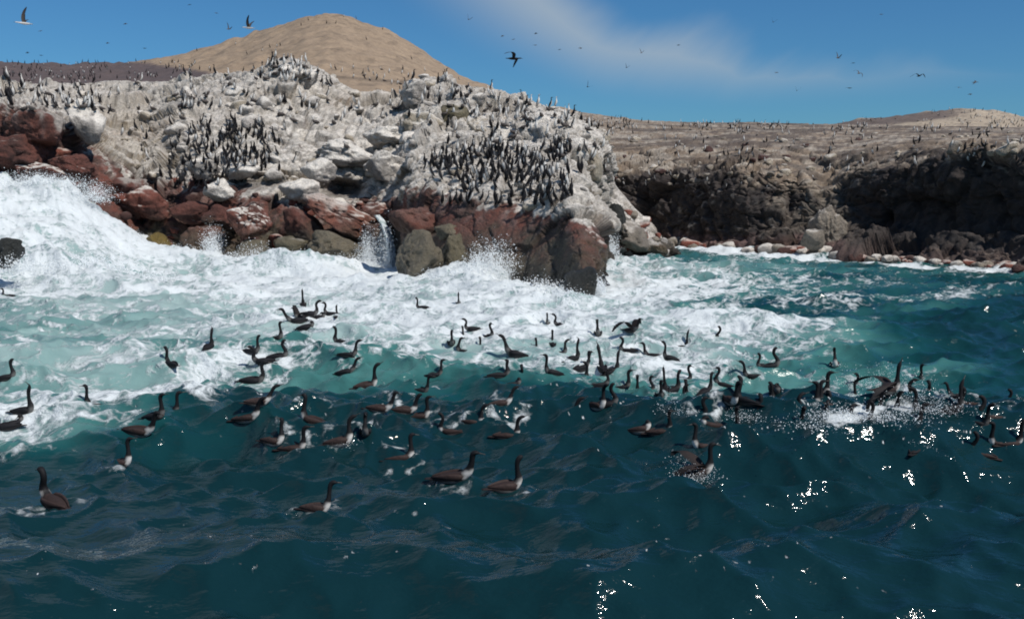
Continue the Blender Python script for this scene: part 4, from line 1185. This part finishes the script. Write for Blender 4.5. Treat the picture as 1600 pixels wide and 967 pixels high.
def wing_spread(points, chords, thick=0.012, col=BROWN, col2=BLACK):
    """feathered wing along points (shoulder to tip): chord narrows, trailing edge notched like primaries"""
    Pn = np.array(points, float); n = 21
    kn = np.arange(len(Pn), dtype=float); tt = np.linspace(0, len(Pn) - 1, n)
    S = hermite(kn, Pn, tt); Ch = hermite(kn, np.array(chords)[:, None], tt)[:, 0]
    V = []; C = []
    for k in range(n):
        q = k / (n - 1)
        ch = Ch[k] * (1.0 if k % 2 else (0.72 if q > 0.45 else 0.92))
        th = thick * (1 - 0.7 * q)
        prof = [(0.30, 0.0), (0.18, 1.0), (-0.15, 0.7), (-0.70, 0.0), (-0.15, -0.3), (0.18, -0.6)]
        for a, b in prof:
            V.append(S[k] + np.array((a * ch, 0, b * th)))
            C.append(col * (1 - q) + col2 * q if a > -0.5 else col2)
    m = 6; Fa = []
    for k in range(n - 1):
        for j in range(m):
            j2 = (j + 1) % m
            Fa.append((k * m + j, k * m + j2, (k + 1) * m + j2)); Fa.append((k * m + j, (k + 1) * m + j2, (k + 1) * m + j))
    for base in (0, (n - 1) * m):
        for j in range(1, m - 1): Fa.append((base, base + j, base + j + 1))
    return np.array(V), np.array(Fa), np.array(C)
M_WING = M_FEATHER
def mesh_wing(name, pts, ch, col=BROWN, col2=BLACK, thick=0.012):
    V, Fa, c = wing_spread(pts, ch, thick, col, col2)
    return mesh_from(name, V, Fa, M_WING, False, None, c)

def sea_hit(px, py):
    loc, nor = hit(SEA, px, py)
    if loc is None:
        x, y = ground(px, py); loc = Vector((float(x), float(y), 0))
    return loc
br = random.Random(77)
def empty(name, loc, rz, scale, label, cat, group=None):
    e = bpy.data.objects.new(name, None); e.empty_display_size = 0.2
    COL.objects.link(e); e.location = loc; e.rotation_euler = (0, 0, rz); e.scale = (scale,) * 3
    e['label'] = label; e['category'] = cat
    if group: e['group'] = group
    return e
# (px, py of the waterline, height px above it, heading, pose, sink 0-1, dark, label)
HEAD = {'R': 0, 'L': math.pi, 'A': math.pi / 2, 'T': -math.pi / 2, 'RA': .7, 'LA': math.pi - .7, 'RT': -.7, 'LT': math.pi + .7}
HT = {'erect': .455, 'curved': .425, 'alert': .52, 'leaning': .395, 'backward': .435, 'tucked': .215}
for (px, py, h, hd, pose, sink, dark, lab) in SEA_BIRDS:
    if lab is None: continue
    loc = sea_hit(px, py)
    d = loc.y
    H = h * d / F
    full = HT[pose]
    s = H / (full * (1 - 0.32 * sink))
    s = min(max(s, 0.80), 1.12)
    zoff = H - full * s if abs(H - full * s) < 0.16 else (0.16 if H > full * s else -0.16)
    zoff = min(zoff, 0.01) - 0.028 * s
    e = empty('swimming_cormorant', (loc.x, loc.y, loc.z + zoff), HEAD[hd] + br.uniform(-.28, .28), s, lab, 'cormorant', 'cormorants swimming off the headland')
    e.rotation_euler[0] = br.uniform(-.12, .12); e.rotation_euler[1] = br.uniform(-.16, .10)
    e.scale = (s * br.uniform(.86, 1.1), s * br.uniform(.9, 1.12), s * br.uniform(.94, 1.06))
    pv = (pose, br.randrange(NV))
    link('body', BM[pv, dark], parent=e); link('beak', BKM[pv], parent=e)
    link('wing', WF[1, dark], parent=e); link('wing', WF[-1, dark], parent=e)

# wing beating birds on the water
def beater(px, py, hd, scale, pose, lift, spans, label, dark=1, bank=0, pitch=0.0):
    loc = sea_hit(px, py)
    e = empty('flapping_cormorant', (loc.x, loc.y, loc.z + lift), HEAD[hd], scale, label, 'cormorant', 'cormorants swimming off the headland')
    e.rotation_euler[0] = bank; e.rotation_euler[1] = pitch
    link('body', BM[(pose, 0), dark], parent=e); link('beak', BKM[(pose, 0)], parent=e)
    for sg, pts in spans:
        P_ = [(p[0], sg * p[1], p[2]) for p in pts]
        link('wing', mesh_wing('wing', P_, [.16, .20, .17, .15, .05], BROWN * (0.4 if dark else 0.9), BLACK * 1.2), parent=e)
beater(985, 522, 'RT', .85, 'leaning', .06, [(1, [(.08,.06,.12),(.06,.22,.26),(.02,.40,.28),(-.06,.55,.18),(-.12,.66,.05)]), (-1, [(.08,.06,.12),(.06,.22,.26),(.02,.40,.28),(-.06,.55,.18),(-.12,.66,.05)])],
       'cormorant landing on the foam with both wings arched wide')
beater(470, 500, 'LT', .8, 'leaning', .05, [(1, [(.08,.06,.12),(.08,.20,.20),(.05,.36,.22),(0,.50,.24),(-.05,.62,.22)]), (-1, [(.08,.06,.12),(.12,.16,.26),(.10,.28,.36),(.05,.38,.40),(0,.46,.38)])],
       'cormorant with a raised wing at the heart of the squabbling bunch')
beater(1385, 622, 'R', .82, 'alert', .08, [(1, [(.08,.06,.12),(.02,.20,.20),(-.10,.34,.20),(-.24,.44,.14),(-.36,.50,.06)]), (-1, [(.08,.06,.12),(.02,.20,.20),(-.12,.34,.18),(-.26,.42,.10),(-.38,.46,.00)])],
       'brown winged cormorant beating its wings in the spray at the right', 0)
beater(1088, 742, 'R', .9, 'erect', .0, [(1, [(.08,.06,.12),(.0,.14,.20),(-.10,.20,.26),(-.20,.24,.26),(-.28,.24,.20)]), (-1, [(.08,.06,.12),(.0,.16,.18),(-.12,.24,.18),(-.22,.26,.12),(-.30,.26,.04)])],
       'brown cormorant splashing with lifted wings and white breast right of centre', 0)

# ------------------------------------------------------------------ birds standing on the rocks
STAND = [(-.17, 0, .035, .022, .006), (-.13, 0, .085, .040, .020), (-.07, 0, .17, .075, .060), (-.01, 0, .27, .088, .075), (.03, 0, .37, .078, .066), (.045, 0, .45, .050, .044), (.045, 0, .51, .030, .030),
         (.040, 0, .57, .025, .026), (.045, 0, .62, .029, .030), (.075, 0, .645, .027, .025), (.11, 0, .645, .017, .014), (.16, 0, .640, .006, .006), (.178, 0, .632, .002, .003)]
SIT = [(-.26, 0, .06, .03, .008), (-.18, 0, .085, .06, .03), (-.08, 0, .12, .10, .075), (.03, 0, .13, .115, .095), (.12, 0, .15, .09, .09), (.17, 0, .21, .05, .05), (.175, 0, .27, .032, .034),
       (.175, 0, .33, .03, .031), (.20, 0, .375, .034, .033), (.235, 0, .375, .024, .02), (.29, 0, .362, .008, .008), (.31, 0, .352, .003, .003)]
def stand_mesh(kind, seg):
    base = SIT if kind == 'pelican' or kind == 'booby_sit' else STAND
    V, Fa = tube(base, seg)
    x, z = V[:, 0], V[:, 2]
    if kind == 'guanay':
        c = np.tile(BLACK * 1.4, (len(V), 1))
        axis = np.interp(z, [.03, .17, .27, .37, .45], [-.17, -.07, -.01, .03, .045])
        fr = sstep(0.01, 0.035, x - axis) * sstep(.50, .44, z) * sstep(.06, .12, z)
        c = mix(c, WHITE[None] * 0.95, fr)
    elif kind == 'booby':
        c = np.tile(WHITE, (len(V), 1)) * 0.95
        axis = np.interp(z, [.03, .17, .27, .37, .45], [-.17, -.07, -.01, .03, .045])
        bk = sstep(0.01, -0.02, x - axis) * sstep(.44, .38, z)
        c = mix(c, np.array((0.055, 0.042, 0.034))[None], bk)
        c = np.where((x > .125)[:, None], np.array((.06, .07, .09)), c)
    elif kind == 'black':
        c = np.tile(BLACK * 1.3, (len(V), 1))
    else:
        c = np.tile(np.array((0.070, 0.060, 0.056)), (len(V), 1))
        c = mix(c, WHITE[None] * 0.9, sstep(.24, .30, z) * (x < .25))
    L = []
    if base is STAND:        # two short legs with webbed feet
        off = len(V); Vs = [V]; Fs = [Fa]
        for sg in (-1, 1):
            lv, lf = tube([(-.05, sg * .035, .16, .016, .016), (-.045, sg * .036, .08, .010, .010), (-.045, sg * .037, .01, .010, .010)], 5)
            fv, ff_ = tube([(-.06, sg * .037, .006, .008, .004), (.0, sg * .040, .006, .022, .004), (.03, sg * .042, .004, .026, .003)], 5)
            for v_, f_ in ((lv, lf), (fv, ff_)):
                Vs.append(v_); Fs.append(f_ + off); off += len(v_)
        n0 = len(V); V = np.concatenate(Vs); Fa = np.concatenate(Fs)
        c = np.concatenate([c, np.tile(np.array((.05, .035, .03)), (len(V) - n0, 1))])
    return V, Fa, c
ST = {}; STL = {}
for k in ('guanay', 'booby', 'black', 'pelican'):
    V, Fa, c = stand_mesh(k, 8)
    ST[k] = mesh_from('standing_bird', V, Fa, M_FEATHER, True, None, c)
    STL[k] = stand_mesh(k, 5)
HL_OBJS = [HEADLAND] + [o for o in COL.objects if o.name.startswith('boulder')]
deps = bpy.context.evaluated_depsgraph_get()
BOULD = [o for o in COL.objects if o.name.startswith('boulder')]
def scene_hit(px, py, maxd=400):
    x, y, z = ray(px, py)
    d = Vector((float(x), float(y), float(z))).normalized()
    ok, loc, nor, idx, ob, _ = scene.ray_cast(deps, Vector((0, 0, CAM_H)), d)
    if not ok or ob.name.startswith(('sea', 'surf', 'bird', 'body', 'beak', 'wing')): return None, None, None
    return loc, nor, ob
bpy.context.view_layer.update(); deps = bpy.context.evaluated_depsgraph_get()
# crowds: (n, [ellipses (cx, cy, rx, ry)], kinds, category, name, label, group)
CROWDS = [
 (108, [(330,238,62,44),(300,275,50,25),(395,235,40,36)], ['black','guanay','black','black'], 'cormorant', 'standing_cormorant', 'cormorant standing in the dense dark crowd on the left white face of the headland', 'cormorants crowded on the left white face'),
 (112, [(770,262,75,30),(850,290,42,40),(700,262,40,22)], ['black','guanay','black','black'], 'cormorant', 'standing_cormorant', 'cormorant standing in the dense dark crowd above the red promontory', 'cormorants crowded above the red promontory'),
 (34, [(445,112,52,24)], ['booby','guanay','pelican'], 'seabird', 'perched_seabird', 'seabird perched on the tallest grey outcrop of the headland crest', 'seabirds on the tallest outcrop'),
 (46, [(760,165,75,32),(850,190,45,26)], ['pelican','booby','pelican','guanay'], 'seabird', 'perched_seabird', 'seabird perched on the white right shoulder of the headland', 'seabirds on the white right shoulder'),
]
occupied = []
def place_stand(kind, loc, nor, s, name=None, label=None, cat=None, grp=None, stuff=None):
    rz = br.choice([0, math.pi, -math.pi / 2, -.8, -2.3, -1.2]) + br.uniform(-.5, .5)
    p = loc - Vector((0, 0, 0.03)) + Vector((nor.x, nor.y, 0)) * 0.06
    if stuff is not None:
        V, Fa, c = STL[kind]
        ca, sa = math.cos(rz), math.sin(rz)
        W = np.stack([V[:, 0] * ca - V[:, 1] * sa, V[:, 0] * sa + V[:, 1] * ca, V[:, 2]], -1) * s + np.array(p[:])
        off = stuff['n']; stuff['V'].append(W); stuff['F'].append(Fa + off); stuff['C'].append(c); stuff['n'] += len(W)
    else:
        o = link(name, ST[kind], loc=p, label=label, category=cat, group=grp)
        o.rotation_euler = (br.uniform(-.06, .06), br.uniform(-.12, .12), rz); o.scale = (s, s, s)
TOD = []
for (n, ells, kinds, cat, nm, lab, grp) in CROWDS:
    k = 0; tr = 0
    while k < n and tr < n * 12:
        tr += 1
        cx, cy, rx, ry = br.choices(ells, weights=[e[2] * e[3] for e in ells])[0]
        a = br.uniform(0, 6.283); r = math.sqrt(br.random())
        px, py = cx + rx * r * math.cos(a), cy + ry * r * math.sin(a)
        if any(abs(px - q[0]) < 3.6 and abs(py - q[1]) < 7.5 for q in occupied): continue
        loc, nor, ob = scene_hit(px, py)
        if loc is None: continue
        occupied.append((px, py))
        l2, g2 = lab, grp
        if 'left white face' in lab:
            where = 'upper left part' if (px < 330 and py < 245) else 'lower left part' if px < 330 else 'upper right part' if py < 240 else 'lower right part'
            l2 = 'cormorant in the %s of the crowd on the left white face' % where; g2 = grp + ', ' + where
        elif 'above the red' in lab:
            where = 'left end' if px < 720 else 'middle' if px < 800 else 'upper right end' if py < 285 else 'lower right end'
            l2 = 'cormorant at the %s of the crowd above the red promontory' % where; g2 = grp + ', ' + where
        elif 'right shoulder' in lab:
            where = 'upper slope' if px < 800 else 'far right slope'
            l2 = 'seabird perched on the %s of the white right shoulder' % where; g2 = grp + ', ' + where
        kd_ = br.choice(kinds)
        look = {'black': 'all black ', 'guanay': 'white bellied ', 'booby': 'white headed ', 'pelican': 'hunched grey '}[kd_]
        TOD.append((kd_, loc, nor, br.uniform(.78, .98), nm, look + l2, cat, g2 + ', ' + look.strip())); k += 1
for t_ in TOD: place_stand(*t_)
# the colony beyond the largest ones: a mass nobody could count
def colony(name, label, n, regions, kinds, mind=(3, 4), smin=.9, smax=1.05):
    S = {'V': [], 'F': [], 'C': [], 'n': 0}; k = 0; tr = 0; occ = set()
    while k < n and tr < n * 14:
        tr += 1
        x0, x1, y0, y1 = br.choices(regions, weights=[(r[1] - r[0]) * (r[3] - r[2]) * (r[4] if len(r) > 4 else 1) for r in regions])[0][:4]
        px, py = br.uniform(x0, x1), br.uniform(y0, y1)
        cl = float(fbm2(np.array([[px / 26.0, py / 15.0]]), 2, 77)[0])
        if cl < 0.50 and br.random() < 0.88: continue
        key = (int(px / mind[0]), int(py / mind[1]))
        if key in occ: continue
        loc, nor, ob = scene_hit(px, py)
        if loc is None or nor.z < 0.15 or loc.z < 2.0: continue
        if ob.name.startswith(('standing', 'perched')): continue
        occ.add(key); k += 1
        place_stand(br.choice(kinds), loc, nor, br.uniform(smin, smax), stuff=S)
    link(name, mesh_from(name, np.concatenate(S['V']), np.concatenate(S['F']), M_FEATHER, True, None, np.concatenate(S['C'])), kind='stuff', label=label, category='seabird colony')
colony('headland_colony', 'countless small dark and white seabirds scattered over the top of the headland', 300,
       [(0,350,122,175,3), (350,720,105,200,1.5), (700,930,125,250,1.5), (150,290,170,260,.5), (430,700,200,290,.25), (880,960,175,300,1), (970,1040,310,370,.8)], ['guanay','booby','black','pelican'])
colony('ledge_colony', 'tightly packed smaller cormorants filling the gaps of the two dark crowds', 170, [(265,445,195,292,1), (690,895,225,325,1)], ['black','guanay','black'], (4, 8), .75, .92)
colony('plateau_colony', 'countless seabirds dotting the plateau and rim above the far cliff', 420,
       [(900,1600,186,204,6), (930,1600,204,262,1.0), (960,1330,262,300,.5), (1330,1600,165,188,2)], ['guanay','black','pelican','booby'], (2.5, 3), .62, .8)
colony('slope_colony', 'packed dark seabirds on the dark slope behind the headland at the left', 170,
       [(0,340,96,126,3), (430,560,20,45,.8), (560,740,38,125,.25), (300,440,45,110,.25)], ['guanay','black','black'], (2.5, 3), .9, 1.0)
def rim(name, n, pts, label, Ys, kinds=('black', 'guanay')):
    pass

# ------------------------------------------------------------------ birds in the air
FB, FBF = tube([(-.42, 0, 0, .028, .006), (-.30, 0, .002, .038, .016), (-.16, 0, 0, .065, .052), (.02, 0, 0, .080, .070), (.16, 0, .010, .055, .055), (.27, 0, .022, .030, .032), (.36, 0, .030, .028, .028), (.42, 0, .030, .026, .024), (.46, 0, .026, .012, .012)], 10)
FK, FKF = tube([(.452, 0, .026, .011, .011), (.50, 0, .022, .007, .007), (.545, 0, .014, .003, .004)], 6)
def fly_body(tone):
    if tone == 'dark': c = np.tile(BLACK * 2, (len(FB), 1))
    elif tone == 'white': c = np.where((FB[:, 2] > .03)[:, None] & (FB[:, 0] < .1)[:, None], BROWN, WHITE)
    else: c = np.tile(GREYB, (len(FB), 1))
    return mesh_from('body', FB, FBF, M_FEATHER, True, None, c)
FBM = {k: fly_body(k) for k in ('dark', 'white', 'grey')}
FKM = mesh_from('beak', FK, FKF, M_BEAK, True)
WP = {'level': [(.06,.05,.03),(.10,.25,.06),(.06,.45,.05),(-.04,.66,.02),(-.16,.84,-.02)],
      'up': [(.06,.05,.03),(.09,.18,.20),(.06,.32,.40),(-.02,.44,.56),(-.12,.54,.68)],
      'down': [(.06,.05,.03),(.10,.24,.04),(.06,.42,-.04),(-.03,.56,-.18),(-.12,.64,-.34)],
      'bent': [(.06,.05,.03),(.12,.22,.14),(.06,.40,.16),(-.08,.60,.04),(-.22,.76,-.12)]}
WM = {}
for wk, pts in WP.items():
    for sg in (-1, 1):
        for tone in ('dark', 'white', 'grey'):
            col = {'dark': BLACK * 2, 'white': np.array((.10, .08, .065)), 'grey': GREYB}[tone]
            WM[wk, sg, tone] = mesh_wing('wing', [(p[0], sg * p[1], p[2]) for p in pts], [.17, .21, .18, .14, .04], col, BLACK * 2.5, .02)
FLY = [  # px, py, size px (span), tone, pose, heading deg, bank, label
 (38,37,32,'white','up',200,.5,'large white bellied seabird with raised wings at the upper left corner'),
 (389,44,26,'white','up',175,.2,'white headed seabird flying just over the left slope of the sand hill'),
 (802,92,42,'dark','bent',-20,-.35,'largest dark seabird gliding over the right slope of the sand hill'),
 (357,46,13,'grey','up',60,.6,'small seabird just left of the white headed one over the sand hill'),
 (1436,119,24,'dark','bent',-80,0,'dark seabird with bowed wings above the low pale hill'),
 (1523,129,18,'grey','level',-30,.4,'grey seabird gliding right of the bowed winged one'),
 (1327,138,15,'dark','level',20,.1,'dark seabird low over the plateau, left of the low pale hill'),
 (1342,115,18,'grey','bent',40,.6,'grey seabird banking above the one low over the plateau'),
 (1309,91,13,'grey','up',30,.4,'small seabird at the top of the right hand string of birds'),
 (1333,99,9,'dark','level',10,0,'tiny dark seabird right of the top bird of the right hand string'),
 (918,136,13,'dark','up',70,.8,'dark seabird falling steeply above the right shoulder of the headland'),
 (874,78,11,'dark','level',0,.1,'dark speck of a seabird at the lower edge of the cirrus band'),
 (907,76,10,'grey','bent',20,.2,'faint seabird right of the dark speck under the cirrus band'),
 (837,53,11,'dark','bent',0,.1,'seabird in front of the left part of the cirrus band'),
 (836,71,9,'grey','level',30,.1,'seabird right above the largest gliding one'),
 (802,62,8,'grey','level',-20,.2,'faint seabird above the largest gliding one'),
 (785,57,9,'grey','bent',10,.1,'faint seabird to the upper left of the largest gliding one'),
 (732,31,11,'grey','up',80,.5,'seabird high right of the sand hill top'),
 (1002,83,9,'grey','up',50,.4,'grey speck in front of the bright part of the cirrus'),
 (979,106,9,'dark','up',60,.5,'dark speck above the gap between headland and plateau'),
 (1060,71,8,'dark','level',10,.2,'speck of a seabird at the right end of the bright cirrus'),
 (1208,35,9,'grey','up',80,.4,'highest seabird right of the cirrus band'),
 (1213,114,8,'grey','level',20,.2,'grey speck midway over the right plateau'),
 (1245,142,10,'dark','up',70,.3,'dark seabird low in the sky over the middle of the plateau'),
 (1377,23,9,'grey','level',0,.2,'faint seabird near the top right of the sky'),
 (1516,148,8,'grey','bent',0,.1,'small seabird just over the top of the low pale hill'),
 (1498,137,8,'grey','level',30,.2,'faint speck left of the grey glider at the right'),
 (296,8,9,'dark','level',0,.3,'dark speck at the top edge left of the sand hill'),
 (338,21,8,'grey','level',40,.2,'speck below the top edge left of the sand hill top'),
 (196,38,7,'grey','bent',0,.2,'faint speck in the middle of the left sky'),
 (43,83,10,'dark','bent',10,.1,'dark bird low over the dark slope at the left edge'),
 (64,87,8,'dark','level',30,.1,'second dark bird low over the dark slope at the left edge'),
 (63,49,8,'grey','level',-10,.3,'speck right of the large white bellied seabird'),
 (168,68,8,'grey','bent',20,.1,'speck over the dark slope midway to the sand hill'),
 (226,76,8,'dark','level',-10,.1,'speck over the foot of the sand hill left slope'),
]
for (px, py, sz, tone, pose, hdg, bank, lab) in FLY:
    span = {'level': 1.68, 'up': 1.2, 'down': 1.3, 'bent': 1.5}[pose]
    Y = min(max(span * F / sz * 0.95, 40), 230)
    p = at(px, py, Y)
    e = empty('flying_seabird', tuple(p), math.radians(hdg), 1.0 if sz > 9 else 1.05, lab, 'seabird', 'seabirds flying over the island')
    e.rotation_euler[0] = bank; e.rotation_euler[1] = br.uniform(-.2, .1)
    link('body', FBM[tone], parent=e); link('beak', FKM, parent=e)
    link('wing', WM[pose, 1, tone], parent=e); link('wing', WM[pose, -1, tone], parent=e)
